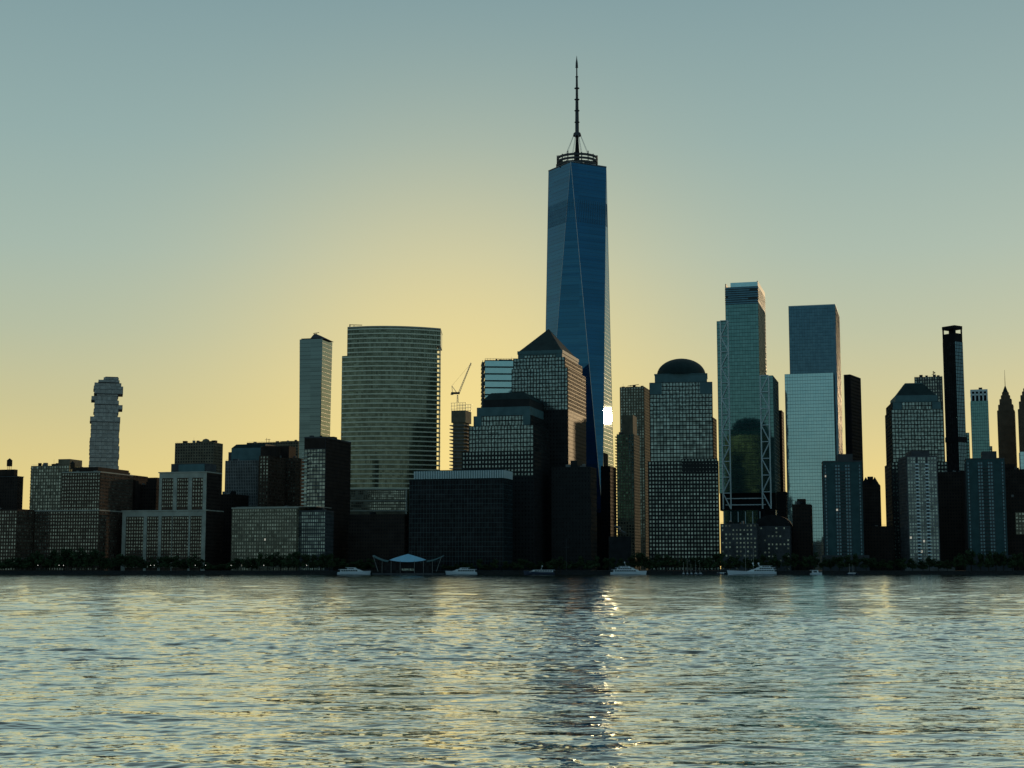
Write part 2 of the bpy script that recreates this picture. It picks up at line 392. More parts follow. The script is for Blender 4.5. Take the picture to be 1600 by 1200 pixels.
def blocks(b, items, m='roof_dark', name='plant_room'):
    """roof plant: (x fraction 0..1, width m, depth m, height m) boxes standing on local z"""
    for fx, wd, dp, z0, h in items:
        cx = -b.W/2 + fx*b.W
        b.box(name, M[m], cx-wd/2, cx+wd/2, -dp/2, dp/2, z0, z0+h)
def water_tank(b, x, y, z0, r=2.2, h=4.5):
    t = MB()
    t.lathe([(r, z0+3), (r*1.02, z0+3+h*.5), (r, z0+3+h)], 14, (x, y)).build('water_tank', M['dark_wood'], b.root)
    MB().lathe([(r*1.1, z0+3+h+.01), (.15, z0+3+h+2)], 14, (x, y)).build('tank_roof', M['roof_dark'], b.root)
    q = MB()
    for a in range(4):
        q.bar((x+r*.7*math.cos(a*1.57+.8), y+r*.7*math.sin(a*1.57+.8), z0), (x+r*.7*math.cos(a*1.57+.8), y+r*.7*math.sin(a*1.57+.8), z0+3), .18)
    q.build('tank_stand', M['black_steel'], b.root)

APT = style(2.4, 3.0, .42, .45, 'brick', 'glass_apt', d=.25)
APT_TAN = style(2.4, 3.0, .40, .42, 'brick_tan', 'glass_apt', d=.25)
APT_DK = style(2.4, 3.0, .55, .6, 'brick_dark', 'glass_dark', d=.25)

# ================================================================== the skyline, from the north end to the south end
# --- corner block with water tank
b = Bld('apartment_building', 'dark brick block with a wooden water tank, at the picture edge', 'building', -60, 28, 36, 745, 1330)
b.tier(b.rect(), 0, b.z(745), APT_DK); z = b.z(745)
b.box('penthouse', M['brick_dark'], -b.W/2, b.W/2-5, -b.D/2+2, b.D/2-1, z, b.z(733)); water_tank(b, b.W/2-12, -b.D/2+5, b.z(733), 2.3, 5)
b.box('cornice', M['concrete_dark'], -b.W/2-.6, b.W/2+.6, -b.D/2-.6, b.D/2+.6, z+.002, z+.6); b.done()
b = Bld('apartment_building', 'lower dark brick wing below the block with the water tank', 'building', -60, 27, 55, 797, 1292)
b.tier(b.rect(), 0, b.z(797), dict(APT, glass=M['glass_apt'])); b.box('parapet', M['brick_dark'], *b.rect(-.3, -.3, -.3, -.3), b.z(797)+.002, b.z(797)+1); b.done()
# --- twin tan blocks
b = Bld('apartment_building', 'slab with toothed balcony edge behind the brown stepped block', 'building', 49, 108, 130, 727, 1420)
b.tier(b.rect(), 0, b.z(727), style(2.6, 3.0, .3, .35, 'brick_tan', 'glass_apt', d=.25)); z = b.z(727)
b.box('penthouse', M['brick_tan'], b.W/2-12, b.W/2, -b.D/2+1, b.D/2-2, z, b.z(717))
bal = MB().box(-1.3, 0, 0, 5, 0, .9).mesh('balcony', M['concrete'])
for k in range(int(z/3)): link('balcony', bal, b.root, (-b.W/2-.002, -b.D/2+1, k*3.0+1))
blocks(b, [(.5, 6, 5, z, 2.4)]); b.done()
b = Bld('apartment_building', 'broad stepped brown block with pale green window grid and tank', 'building', 55, 155, 212, 798, 1300)
zl, zu = b.z(798), b.z(738)
b.tier(b.rect(), 0, zl, APT, single=120); rc = b.rect(l=b.W*.40, r=.4, f=.6, b=6)
b.tier(rc, zl, zu, APT, single=120)
b.box('cornice', M['limestone'], *b.rect(-.4, -.4, -.4, -.4), zl+.002, zl+.9)
b.box('cornice', M['limestone'], rc[0]-.4, rc[1]+.4, rc[2]-.4, rc[3]+.4, zu+.002, zu+.9)
b.box('penthouse', M['brick_dark'], rc[0]+8, rc[1]-4, rc[2]+3, rc[3], zu+.9, b.z(729))
water_tank(b, rc[0]+6, rc[2]+6, zu+.9, 2, 4.6); b.done()
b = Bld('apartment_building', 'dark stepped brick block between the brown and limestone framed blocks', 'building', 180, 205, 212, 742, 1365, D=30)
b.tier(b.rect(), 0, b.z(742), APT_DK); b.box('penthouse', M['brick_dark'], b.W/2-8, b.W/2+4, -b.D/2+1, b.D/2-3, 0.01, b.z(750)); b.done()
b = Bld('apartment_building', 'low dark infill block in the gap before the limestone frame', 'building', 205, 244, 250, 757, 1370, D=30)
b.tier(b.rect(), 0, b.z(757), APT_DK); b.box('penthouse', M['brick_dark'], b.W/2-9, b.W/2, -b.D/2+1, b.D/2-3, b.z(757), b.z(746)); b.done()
# --- stacked box tower
def stacked_tower():
    Y = 1900.0; cx = X(164, 660, Y)
    t = thing('stacked_tower', 'slender tower of shifted glass boxes stacked like uneven blocks', 'tower', (cx, Y, GZ), R(15))
    gl = mat('glass_stacked', (.05, .055, .05), .12, .3, ior=2.4, cell=(3, 3, 4), cellcol=(.2, .2, .18), cellamt=.8)
    rg = random.Random(5)
    rows = [(592, 596, 160, 182), (596, 600, 152, 184), (600, 605.5, 146, 187), (605.5, 611, 145, 190), (611, 617.5, 146, 190), (617.5, 621, 150, 183), (621, 627.5, 142, 182),
            (627.5, 634, 147, 184), (634, 641, 147, 190), (641, 647, 146, 184), (647, 653, 147, 183), (653, 661, 141, 187)]
    y = 661
    while y < 770:
        rows.append((y, y+6.2, 141.5+rg.choice([0, .4, 1.2]), 187-rg.choice([0, .5, 1.2]))); y += 6.2
    for i, (y0, y1, xl, xr) in enumerate(rows):
        z1, z0 = zq(y0, Y)-GZ, zq(y1, Y)-GZ; m = Y/F
        a, c = (xl-164)*m, (xr-164)*m; sx = 1/1.03
        x0, x1 = a*sx, c*sx; dy = rg.uniform(-2, 2)
        bx = MB().box(x0, x1, -15+dy, 15+dy, z0+.7, z1).build('floor_box', gl, t)
        MB().box(x0-.5, x1+.5, -15.5+dy, 15.5+dy, z0, z0+.698).build('floor_slab', M['concrete'], t)
        q = MB(); nn = 5
        for k in range(nn+1):
            xx = x0+(x1-x0)*k/nn; q.box(xx-.14, xx+.14, -15.3+dy, -15.002+dy, z0+.7, z1)
        for k in range(4):
            yy = -14.6+dy+k*9.7; q.box(x1+.002, x1+.5, yy-.3, yy+.3, z0+.7, z1)
        q.build('mullion', M['concrete'], bx, kind='stuff')
    MB().frustum((-2.5, 15, -8, 8), (-1, 14, -7, 7), zq(592, Y)-GZ, zq(589.5, Y)-GZ).build('roof_frame', M['concrete_dark'], t)
    MB().box(-17, 17, -13, 13, 0, zq(769, Y)-GZ).build('body', M['concrete'], t)
stacked_tower()
# --- limestone framed block
b = Bld('apartment_building', 'brown brick block framed with pale limestone piers and cornices', 'building', 192, 322, 348, 798, 1300)
zl, zu = b.z(798), b.z(738); W = b.W
def framed(rc, z0, z1, cuts):
    b.box('body', M['brick'], *rc, z0, z1)
    w_ = rc[1]-rc[0]
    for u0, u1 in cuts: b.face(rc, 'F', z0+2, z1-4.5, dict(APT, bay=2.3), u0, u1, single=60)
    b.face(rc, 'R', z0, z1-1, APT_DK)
    edges = [0.0] + [c for q in cuts for c in q] + [1.0]
    for i in range(0, len(edges), 2):
        a, c = rc[0]+w_*edges[i], rc[0]+w_*edges[i+1]
        if c-a > .2: b.box('pier', M['limestone'], a, c, rc[2]-.6, rc[2]-.002, z0, z1-4.4)
    b.box('lintel', M['limestone'], rc[0], rc[1], rc[2]-.62, rc[2]-.002, z1-4.39, z1-.003)
    b.box('cornice', M['limestone'], rc[0]-.8, rc[1]+.8, rc[2]-1.2, rc[3]+.8, z1+.002, z1+.9)
framed(b.rect(), 0, zl, [(.045, .26), (.30, .44), (.475, .60), (.605, .80), (.82, .955)])
framed(b.rect(l=W*.43, r=.5, f=.8, b=4), zl+.9, zu, [(.06, .30), (.38, .62), (.70, .93)])
rc = b.rect(l=W*.53, r=4, f=6, b=6)
b.box('penthouse', M['concrete_dark'], *rc, zu+.9, b.z(723)); b.box('plant_room', M['teal_panel'], rc[0]+8, rc[1]-1, rc[2]-2, rc[2]-.01, zu+.9, b.z(724.5)); b.done()
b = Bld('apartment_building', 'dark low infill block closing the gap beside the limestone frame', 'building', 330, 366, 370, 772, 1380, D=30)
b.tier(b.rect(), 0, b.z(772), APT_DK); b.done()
# --- far slab
b = Bld('office_slab', 'plain brown slab with a small dome on its far roof', 'building', 274, 334, 348, 691, 1750)
b.tier(b.rect(), 0, b.z(691), style(3.2, 3.4, .5, .5, 'brick_tan', 'glass_dark', d=.3)); z = b.z(691)
MB().lathe([(4.5, z), (4.3, z+2), (3.2, z+4), (.3, z+5)], 14, (b.W*.22, -4)).build('dome', M['brick_tan'], b.root, smooth=True)
blocks(b, [(.6, 12, 10, z, 2), (.9, 5, 5, z, 3)]); b.done()
# --- two ribbed apartment towers
b = Bld('apartment_tower', 'pale ribbed apartment tower with chamfered green penthouse', 'building', 353, 403, 412, 719, 1430, D=34)
b.tier(b.rect(), 0, b.z(719), style(1.7, 3.0, .5, .22, 'concrete', 'glass_dark', body='concrete_dark', d=.6)); z = b.z(719)
rc = b.rect(l=4, r=-6, f=3, b=3)
b.box('penthouse', M['teal_panel'], *rc, z, b.z(699))
MB().frustum(rc, (rc[0]+4, rc[1]-1, rc[2]+2, rc[3]-2), b.z(699), b.z(693)).build('roof', M['copper'], b.root)
b.box('plant_room', M['concrete_dark'], -b.W/2+.5, -b.W/2+3.9, -b.D/2+4, b.D/2-4, z, b.z(705)); b.done()
b = Bld('apartment_tower', 'brown apartment tower with light balcony column and round drum on top', 'building', 406, 420, 464, 712, 1400, D=36)
b.tier(b.rect(), 0, b.z(712), style(3.0, 3.0, .35, .4, 'brick', 'glass_apt', d=.6)); z = b.z(712)
MB().lathe([(9, z), (9, b.z(696)), (8.4, b.z(695))], 22, (b.W/2+2-9, 1)).build('drum', M['brick_dark'], b.root)
b.done()
b = Bld('apartment_tower', 'dark brown apartment tower tucked behind the drum topped tower', 'building', 419, 462, 468, 715, 1440, D=26)
b.tier(b.rect(), 0, b.z(715), style(2.5, 3.0, .45, .45, 'brick', 'glass_apt', d=.3)); b.box('penthouse', M['brick_dark'], -b.W/2, b.W/2-9, -8, 8, b.z(715), b.z(696)); b.done()
b = Bld('office_slab', 'wide flat far slab with a thin antenna frame on its roof', 'building', 386, 466, 470, 690, 1800, D=40)
b.tier(b.rect(), 0, b.z(690), style(3.2, 3.4, .45, .5, 'brick_tan', 'glass_dark', d=.3)); z = b.z(690)
b.box('plant_room', M['brick_tan'], b.W*.1, b.W*.42, -8, 8, z, z+2)
q = MB(); q.bar((-12, -10, z), (-12, -10, z+6), .25); q.bar((-9, -10, z), (-9, -10, z+5), .25); q.bar((-14, -10, z+4), (-7, -10, z+4.2), .2); q.build('antenna', M['black_steel'], b.root); b.done()
# --- flared glass tower
def flared_tower():
    Y = 1720.0; px0 = 492
    cx = X(px0, 660, Y); t = thing('flared_tower', 'slim curved glass tower that flares out towards its top', 'tower', (cx, Y, GZ), R(-14))
    m = Y/F; zt = zq(533, Y)-GZ; nz = 26; secs = []
    for k in range(nz+1):
        f = k/nz; fl = 1 + .085*max(0, (f-.25)/.75)**1.8 + .05*max(0, .25-f)
        pts = []; hw, hd = 12.6*fl, 15.0*fl; rc = .8
        for (sx, sy) in ((-1, -1), (1, -1), (1, 1), (-1, 1)):
            ccx, ccy = sx*(hw-rc), sy*(hd-rc); a0 = math.atan2(sy, sx)-math.pi/4
            for j in range(5):
                a = a0 + math.pi/2*j/4; pts.append((ccx+rc*math.cos(a), ccy+rc*math.sin(a)))
        secs.append((pts, f*zt))
    q = MB(); n = len(secs[0][0])
    for pts, z in secs: q.v += [(x, y, z) for x, y in pts]
    for k in range(nz):
        for j in range(n): q.f.append((k*n+j, k*n+(j+1) % n, (k+1)*n+(j+1) % n, (k+1)*n+j))
    q.f.append(tuple(nz*n+j for j in range(n)))
    q.build('curtain_wall', mat('glass_flared', (.012, .022, .022), .05, .3, scale=.03, ior=2.6, tint=(.8, 1, .95), cell=(60, 60, 4), cellcol=(.03, .05, .05), cellamt=.7), t, smooth=False)
    nf = 56; fm = MB()
    for k in range(1, nf):
        f = k/nf; i = min(int(f*nz), nz-1); a = f*nz-i
        ring = [((1-a)*secs[i][0][j][0]+a*secs[i+1][0][j][0], (1-a)*secs[i][0][j][1]+a*secs[i+1][0][j][1]) for j in range(n)]
        z = f*zt
        for j in range(n):
            p, q2 = ring[j], ring[(j+1) % n]
            o = lambda p_, e: (p_[0]*(1+e), p_[1]*(1+e))
            p1, q1 = o(p, .006), o(q2, .006)
            fm.quad((*p1, z-.12), (*q1, z-.12), (*q1, z+.12), (*p1, z+.12))
    fm.build('floor_line', M['mullion'], t, kind='stuff')
    top = secs[-1][0]
    MB().prism([(x*.9, y*.9) for x, y in top], zt-.5, zt+1.2).build('roof', M['roof_dark'], t)
    MB().frustum((-2, 17, -15, 12), (1, 3, -9, 6), zt, zt+7).build('roof_fin', M['concrete_dark'], t)
    q = MB(); q.bar((2, -4, zt+5), (2, -4, zt+9), .3); q.bar((-2, -4, zt+8.3), (5, -4, zt+9), .35); q.build('cleaning_crane', M['black_steel'], t)
flared_tower()
# --- dark tower with balconies and its low neighbours
b = Bld('apartment_tower', 'dark tower with lit balcony stack in front of flared glass tower', 'building', 476, 509, 548, 684, 1310)
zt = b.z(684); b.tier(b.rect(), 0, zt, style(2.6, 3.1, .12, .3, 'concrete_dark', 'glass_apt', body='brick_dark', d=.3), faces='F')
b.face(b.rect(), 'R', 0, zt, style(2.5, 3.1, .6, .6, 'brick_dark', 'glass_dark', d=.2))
b.box('parapet', M['concrete_dark'], *b.rect(-.4, -.4, -.4, -.4), zt+.002, zt+1)
bal = MB().box(-1.6, 3.2, -1.8, 0, 0, .28).mesh('balcony', M['concrete']); ral = MB().box(-1.6, 3.2, -1.8, -1.72, .29, 1.3).mesh('rail', M['glass_wfc'])
for k in range(8, int(zt/3.1)-3):
    bo = link('balcony', bal, b.root, (-b.W/2+.3, -b.D/2-.42, k*3.1)); link('rail', ral, bo)
b.box('top_band', M['brick_dark'], -b.W/2+.2, b.W/2-.2, -b.D/2-.6, -b.D/2-.5, zt-9, zt-.01)
blocks(b, [(.3, 5, 8, zt+1, 1.6), (.7, 6, 8, zt+1, 2.2)]); b.done()
b = Bld('apartment_building', 'long low pale block with stone top band beside the balcony tower', 'building', 363, 464, 470, 794, 1290, D=40)
zt = b.z(794); b.tier(b.rect(), 0, zt, style(2.3, 3.1, .38, .42, 'brick_tan', 'glass_apt', d=.25, lit=.002), single=100)
b.box('cornice', M['limestone'], *b.rect(-.5, -.5, -.6, -.5), zt+.002, zt+1.1)
b.box('roof_band', M['limestone'], *b.rect(3, -16, 2, 2), zt+1.1, zt+1.6); b.done()
b = Bld('apartment_building', 'low glassy wing joined to the foot of the balcony tower', 'building', 465, 508.5, 512, 799, 1288, D=18)
zt = b.z(799); b.tier(b.rect(), 0, zt, style(1.9, 3.1, .3, .35, 'concrete_dark', 'glass_wfc', d=.25)); b.box('parapet', M['concrete_dark'], *b.rect(-.2, -.2, -.2, -.2), zt+.002, zt+1); b.done()

# --- curved banded office tower
def curved_tower():
    Y = 1480.0; m = Y/F
    xl, xr = X(543, 520, Y), X(688, 520, Y); cx = (xl+xr)/2; W = xr-xl
    t = thing('curved_tower', 'broad office tower with curved front and pale horizontal bands', 'tower', (cx, Y, GZ))
    zt = zq(511, Y)-GZ; n = 28
    def outline(x0, x1, bulge, y0, y1, back):
        pts = []
        for k in range(n+1):
            f = k/n; x = x0+(x1-x0)*f
            y = y0+(y1-y0)*f - bulge*(1-(2*f-1)**2)
            pts.append((x, y))
        return pts
    main = outline(-W/2, W/2, 11, 0, 9, 45); low = outline(-W/2-5.2, W/2, 11.6, 1.2, 9, 45)
    zstep = zq(556, Y)-GZ; zb = zq(764, Y)-GZ
    def off(p, d): return [(x, y-d) for x, y in p]
    main_in = [(x, y+.02) for x, y in main[:-1]] + [(W/2-4, 8.4), (W/2-6.5, 44), (-W/2, 44)]
    MB().prism(main_in, 0, zt-.02).build('curtain_wall', M['glass_gold'], t)
    low_in = [(x, y) for x, y in low[:8]] + [(-W/2+2, 40), (-W/2-5.2, 40)]
    MB().prism(low_in, 0, zstep).build('stair_wing', M['glass_gold'], t)
    fl = (zstep-zb)/28.5
    nfl = int((zt-zb)/fl)
    k = 0
    while True:
        z = zb + k*fl
        if z > zt-1: break
        if z > zstep: step = fl*1.05
        pts = low if z < zstep-1 else main
        fr = off(pts, .9); bk = off(pts, .03)
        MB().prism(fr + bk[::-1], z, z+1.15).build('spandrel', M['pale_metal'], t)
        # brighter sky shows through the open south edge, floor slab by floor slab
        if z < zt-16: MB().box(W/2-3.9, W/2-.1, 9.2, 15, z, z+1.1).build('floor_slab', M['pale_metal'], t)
        k += 1
    MB().prism(off(main, 1.0) + [(W/2, 46), (-W/2, 44)], zt-1.2, zt).build('roof', M['limestone'], t)
    MB().box(W/2-3.9, W/2-.1, 9, 44, zt-17, zt-1.3).build('crown_return', M['glass_gold'], t)
    MB().box(W/2-1.2, W/2-.2, 8.7, 9.2, zb, zt-17).build('edge_post', M['limestone'], t)
    q = MB()
    nm = 56
    for j in range(nm+1):
        f = j/nm*n; i = min(int(f), n-1); a = f-i
        x = main[i][0]*(1-a)+main[i+1][0]*a; y = main[i][1]*(1-a)+main[i+1][1]*a
        q.box(x-.09, x+.09, y-.35, y-.002, zb, zt-1.3)
    q.build('mullion', M['mullion'], t, kind='stuff')
    # stone base storeys
    xb0, xb1 = X(535, 790, Y)-cx, X(637, 790, Y)-cx
    MB().box(xb0, xb1, -16, 6, 0, zb-1.5).build('podium', M['brick_tan'], t)
    for (za, zc) in ((zb-1.5, zb-.6), (zb-12.5, zb-11.8), (zb-22, zb-21)):
        MB().box(xb0-.5, xb1+.5, -16.6, 6.4, za+.003, zc).build('podium_band', M['limestone'], t)
    q = MB()
    for k2 in range(4):
        for j in range(32):
            xx = xb0+1.2+j*(xb1-xb0-2.4)/31; z2 = zb-10.5+k2*2.2 if k2 < 4 else 0
            q.quad((xx-.6, -16.03, z2), (xx+.6, -16.03, z2), (xx+.6, -16.03, z2+1.4), (xx-.6, -16.03, z2+1.4))
    for k2 in range(3):
        for j in range(32):
            xx = xb0+1.2+j*(xb1-xb0-2.4)/31; z2 = zb-20.5+k2*2.7
            q.quad((xx-.6, -16.03, z2), (xx+.6, -16.03, z2), (xx+.6, -16.03, z2+1.6), (xx-.6, -16.03, z2+1.6))
    q.build('window', M['glass_apt'], t, kind='stuff')
    MB().box(xb1-1, xb1+.4, -16.3, -14, 0, zb-1.6).build('corner_post', M['limestone'], t)
    q = MB(); q.bar((-W/2+2, 2, zt), (-W/2+2, 2, zt+3), .5); q.bar((-W/2+2, 2, zt+2.5), (-W/2+14, 2, zt+2.2), .35); q.bar((-W/2+6, 2, zt), (-W/2+6, 2, zt+2.4), .25)
    q.build('cleaning_crane', M['black_steel'], t)
curved_tower()
# --- tower under construction and its crane
b = Bld('unfinished_tower', 'unfinished concrete core tower with open floor edges and scaffold', 'tower', 704, 728, 731, 641, 1950, D=26); b.clutter = False
zt = b.z(641); zc = b.z(660); W = b.W
b.box('core', M['brick_tan'], -W/2+3, W/2-3, -b.D/2+1, b.D/2-1, 0, zc-.003); b.box('core_top', M['brick_tan'], -W/2+1, W/2-.5, -b.D/2, b.D/2, zc, zt)
slab = MB().box(-W/2-1.2, W/2+1.6, -b.D/2-.5, b.D/2+1, 0, 1.1).mesh('floor_slab', M['concrete'])
k = 0
while zc - 4 - k*4.6 > 20:
    link('floor_slab', slab, b.root, (0, 0, zc-4-k*4.6)); k += 1
q = MB(); zs = b.z(629)
for j in range(6):
    xx = -W/2+1+j*(W-2)/5
    for yy in (-b.D/2+1, b.D/2-1): q.bar((xx, yy, zt), (xx, yy, zs), .22)
for zz in (zt+2, zt+6, zs): q.bar((-W/2, -b.D/2+1, zz), (W/2, -b.D/2+1, zz), .22); q.bar((-W/2, b.D/2-1, zz), (W/2, b.D/2-1, zz), .22)
q.build('scaffold', M['steel'], b.root); b.done()
Y = 1950.0
def P(px, py, Y): return Vector((X(px, py, Y), Y, zq(py, Y)))
base = P(713, 629, Y); cr = thing('tower_crane', 'luffing tower crane with raised boom on top of the unfinished tower', 'crane', base)
def lattice(a, c, wd, nseg, r, name, par):
    q = MB(); a, c = Vector(a), Vector(c); d = (c-a); nrm = Vector((0, 1, 0)); sd = d.normalized().cross(nrm).normalized()*wd/2
    for sg in (-1, 1): q.bar(a+sd*sg, c+sd*sg*.5, r)
    for k in range(nseg):
        s1 = 1 if k % 2 else -1
        q.bar(a+d*(k/nseg)+sd*s1*(1-.5*k/nseg), a+d*((k+1)/nseg)-sd*s1*(1-.5*(k+1)/nseg), r*.7)
    return q.build(name, M['steel'], par)
lp = lambda px, py: tuple(P(px, py, Y)-base)
lattice(lp(715, 629), lp(715, 617), 1.8, 5, .3, 'mast', cr)
lattice(lp(717, 614), lp(736, 567), 1.6, 16, .3, 'boom', cr)
q = MB(); q.bar(lp(714, 614), lp(706, 603), .35); q.bar(lp(706, 603), lp(707, 614), .3); q.build('a_frame', M['steel'], cr)
p0 = Vector(lp(711, 614)); MB().box(p0.x-5, p0.x+6, -1.2, 1.2, p0.z-1.5, p0.z+1).build('machine_deck', M['concrete_dark'], cr)
p1 = Vector(lp(706, 613)); MB().box(p1.x-1.5, p1.x+2, -1.6, 1.6, p1.z-3.2, p1.z-1.6).build('counterweight', M['concrete_dark'], cr)
MB().bar(lp(706, 603), lp(734, 570), .09).build('pendant_cable', M['black_steel'], cr)
q = MB(); q.bar(lp(736, 567), lp(736, 572), .15); q.build('hook', M['black_steel'], cr)

# --- exchange block with fluted pale cornice
b = Bld('exchange_building', 'black glass riverside block with fluted pale teal cornice', 'building', 640, 786, 801, 747, 1285, D=30)
zt = b.z(747); rc = b.rect()
b.tier(rc, 0, zt-1, style(2.6, 3.9, .08, .07, 'mullion_teal', 'glass_dark', body='black_steel', d=.12, skip=.02), indiv=False)
b.box('soffit', M['black_steel'], *rc, zt-.99, zt)
zc = b.z(734); rcc = b.rect(l=4, r=-.5, f=-.5, b=2); b.box('cornice', M['teal_panel'], *rcc, zt+.002, zc)
nf = 52; fin = MB().box(-.32, .32, -.55, 0, 0, zc-zt-.5).mesh('fin', M['mullion_pale'])
for j in range(nf): link('fin', fin, b.root, (rcc[0]+.6+j*(rcc[1]-rcc[0]-1.2)/(nf-1), rcc[2]-.002, zt+.2))
fin2 = MB().box(0, .55, -.32, .32, 0, zc-zt-.5).mesh('fin', M['mullion_pale'])
for j in range(14): link('fin', fin2, b.root, (rcc[1]+.002, rcc[2]+1+j*(rcc[3]-rcc[2]-2)/13, zt+.2))
b.box('roof', M['roof_dark'], rcc[0]+.5, rcc[1]-.5, rcc[2]+.5, rcc[3]-.5, zc+.002, zc+.5); b.done()
# dark block between the curved tower and the exchange
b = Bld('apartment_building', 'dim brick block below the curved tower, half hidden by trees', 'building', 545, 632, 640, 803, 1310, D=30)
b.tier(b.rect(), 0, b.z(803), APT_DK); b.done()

# --- blue banded slab behind the pyramid tower
b = Bld('office_tower', 'blue grey banded glass slab behind the pyramid roofed tower', 'tower', 758, 812, 816, 563, 1640, D=40, phi=3)
zt = b.z(563); b.tier(b.rect(), 0, zt, style(60, 7.6, 0, .2, 'granite', 'glass_sky', d=.5), faces='FL', indiv=True)
slab = MB().box(-3, 0, 0, 30, 0, 1.2).mesh('floor_slab', M['concrete'])
for k in range(int((zt-60)/4.2)): link('floor_slab', slab, b.root, (-b.W/2-.5, -b.D/2+2, zt-3-k*4.2))
MB().box(-b.W/2-2.8, -b.W/2-2.2, -b.D/2+2.2, -b.D/2+3, 50, zt).build('edge_post', M['concrete'], b.root)
q = MB()
for j in range(14): q.bar((-b.W/2+j*b.W/13, -b.D/2+1, zt), (-b.W/2+j*b.W/13, -b.D/2+1, zt+2), .12)
q.bar((-b.W/2, -b.D/2+1, zt+2), (b.W/2, -b.D/2+1, zt+2), .12); q.build('roof_rail', M['black_steel'], b.root)
blocks(b, [(.62, 9, 8, zt, 3), (.8, 7, 8, zt, 2.4)], 'limestone'); b.done()

# --- four granite towers with different tops
def wfc(name, label, xl, xc, xr, Y, tiers, side='R', D=None, phi=GRID):
    """tiers, bottom to top: (ytop, l, r, f, style, singles); insets in metres on the base footprint"""
    b = Bld(name, label, 'tower', xl, xc, xr, tiers[0][0], Y, side=side, D=D, phi=phi)
    z0 = 0; last = None
    for (yt, l, r, f, st, sg) in tiers:
        rc = b.rect(l=l, r=r, f=f, b=f); z1 = b.z(yt)
        b.tier(rc, z0, z1, st, faces='FRLB', single=sg, indiv=sg > 0, body='shaft'); z0 = z1; last = rc
    b.zr = z0; b.rc = last; b.clutter = False
    return b
# stepped tower with flat black roof
b = wfc('granite_tower', 'stepped granite tower with flat black hipped roof beside the pyramid tower', 722, 834, 862, 1335,
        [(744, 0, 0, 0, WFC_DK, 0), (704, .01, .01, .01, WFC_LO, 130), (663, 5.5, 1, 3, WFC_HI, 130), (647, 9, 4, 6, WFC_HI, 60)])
z, rc = b.zr, b.rc
for a in ('l', 'r'):
    x_ = rc[0]+.5 if a == 'l' else rc[1]-7; b.box('corner_block', M['teal_panel'], x_, x_+6.5, rc[2]-.7, rc[2]-.42, z-9, z-.01)
rr = (rc[0]+2, rc[1]-1.5, rc[2]+2, rc[3]-2); b.box('cornice', M['teal_panel'], *rr, z+.002, b.z(633)); z = b.z(633)
r1 = (rr[0]+5, rr[1]-.5, rr[2]+2, rr[3]-2); b.box('attic', M['granite'], *r1, z+.002, b.z(621))
MB().frustum((r1[0]-.3, r1[1]+.3, r1[2]-.3, r1[3]+.3), (r1[0]+6, r1[1]-7, r1[2]+6, r1[3]-6), b.z(621)+.002, b.z(609)).build('roof', M['copper'], b.root); b.done()
# pyramid tower
b = wfc('granite_tower', 'tall granite tower with dark pyramid roof and golden sunlit flank', 800, 887, 915, 1388,
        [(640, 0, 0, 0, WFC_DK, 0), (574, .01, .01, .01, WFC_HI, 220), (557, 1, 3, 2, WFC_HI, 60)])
z, rc = b.zr, b.rc
rr = (rc[0]+3.5, rc[1]-3, rc[2]+2.5, rc[3]-2.5); b.box('shaft', M['teal_panel'], *rr, z, b.z(545)); b.face((rr[0]+6, rr[1]-6, rr[2], rr[3]), 'F', z+.5, b.z(552), WFC_HI)
z = b.z(545); MB().frustum((rr[0]+.8, rr[1]-.8, rr[2]+.8, rr[3]-.8), ((rr[0]+rr[1])/2-.3, (rr[0]+rr[1])/2+.3, (rr[2]+rr[3])/2-.3, (rr[2]+rr[3])/2+.3), z+.002, zq(513, b.Y+b.D/2)-GZ).build('pyramid_roof', M['copper'], b.root)
b.box('cornice', M['teal_panel'], rr[0]-.5, rr[1]+.5, rr[2]-.5, rr[3]+.5, z-3, z+.001); b.done()
# domed tower
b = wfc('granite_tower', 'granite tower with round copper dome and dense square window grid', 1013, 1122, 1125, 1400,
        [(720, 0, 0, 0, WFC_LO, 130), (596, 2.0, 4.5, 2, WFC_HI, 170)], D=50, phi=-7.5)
z, rc = b.zr, b.rc
cx, cy = (rc[0]+rc[1])/2, (rc[2]+rc[3])/2
b.face(((b.rect()[0]+30), b.rect()[1]-.6, rc[2]-1.98, rc[3]), 'F', b.z(740), b.z(716), WFC_LO)
b.box('shaft', M['granite'], -b.W/2+30, b.W/2-.5, -b.D/2+.02, 0, b.z(720)+.002, b.z(716))
for x0 in (rc[0]-.01, rc[1]-11): b.box('corner_block', M['teal_panel'], x0, x0+11, rc[2]-.7, rc[2]-.42, z-11, z-.3)
rr = (rc[0]+4.5, rc[1]-4.5, rc[2]+3, rc[3]-3); b.box('drum', M['teal_panel'], *rr, z+.002, b.z(583)); z = b.z(583)
b.box('cornice', M['teal_panel'], rr[0]-.5, rr[1]+.5, rr[2]-.5, rr[3]+.5, z+.002, z+.7); z += .7
hr = (rr[1]-rr[0])/2-1.2; hd = b.z(555)-z
MB().lathe([(hr, z), (hr, z+.6)] + [(hr*math.cos(R(a)), z+.6+hd*math.sin(R(a))) for a in range(8, 90, 8)] + [(.3, z+hd+.6)], 40, (cx, cy)).build('dome', M['copper'], b.root, smooth=True); b.done()
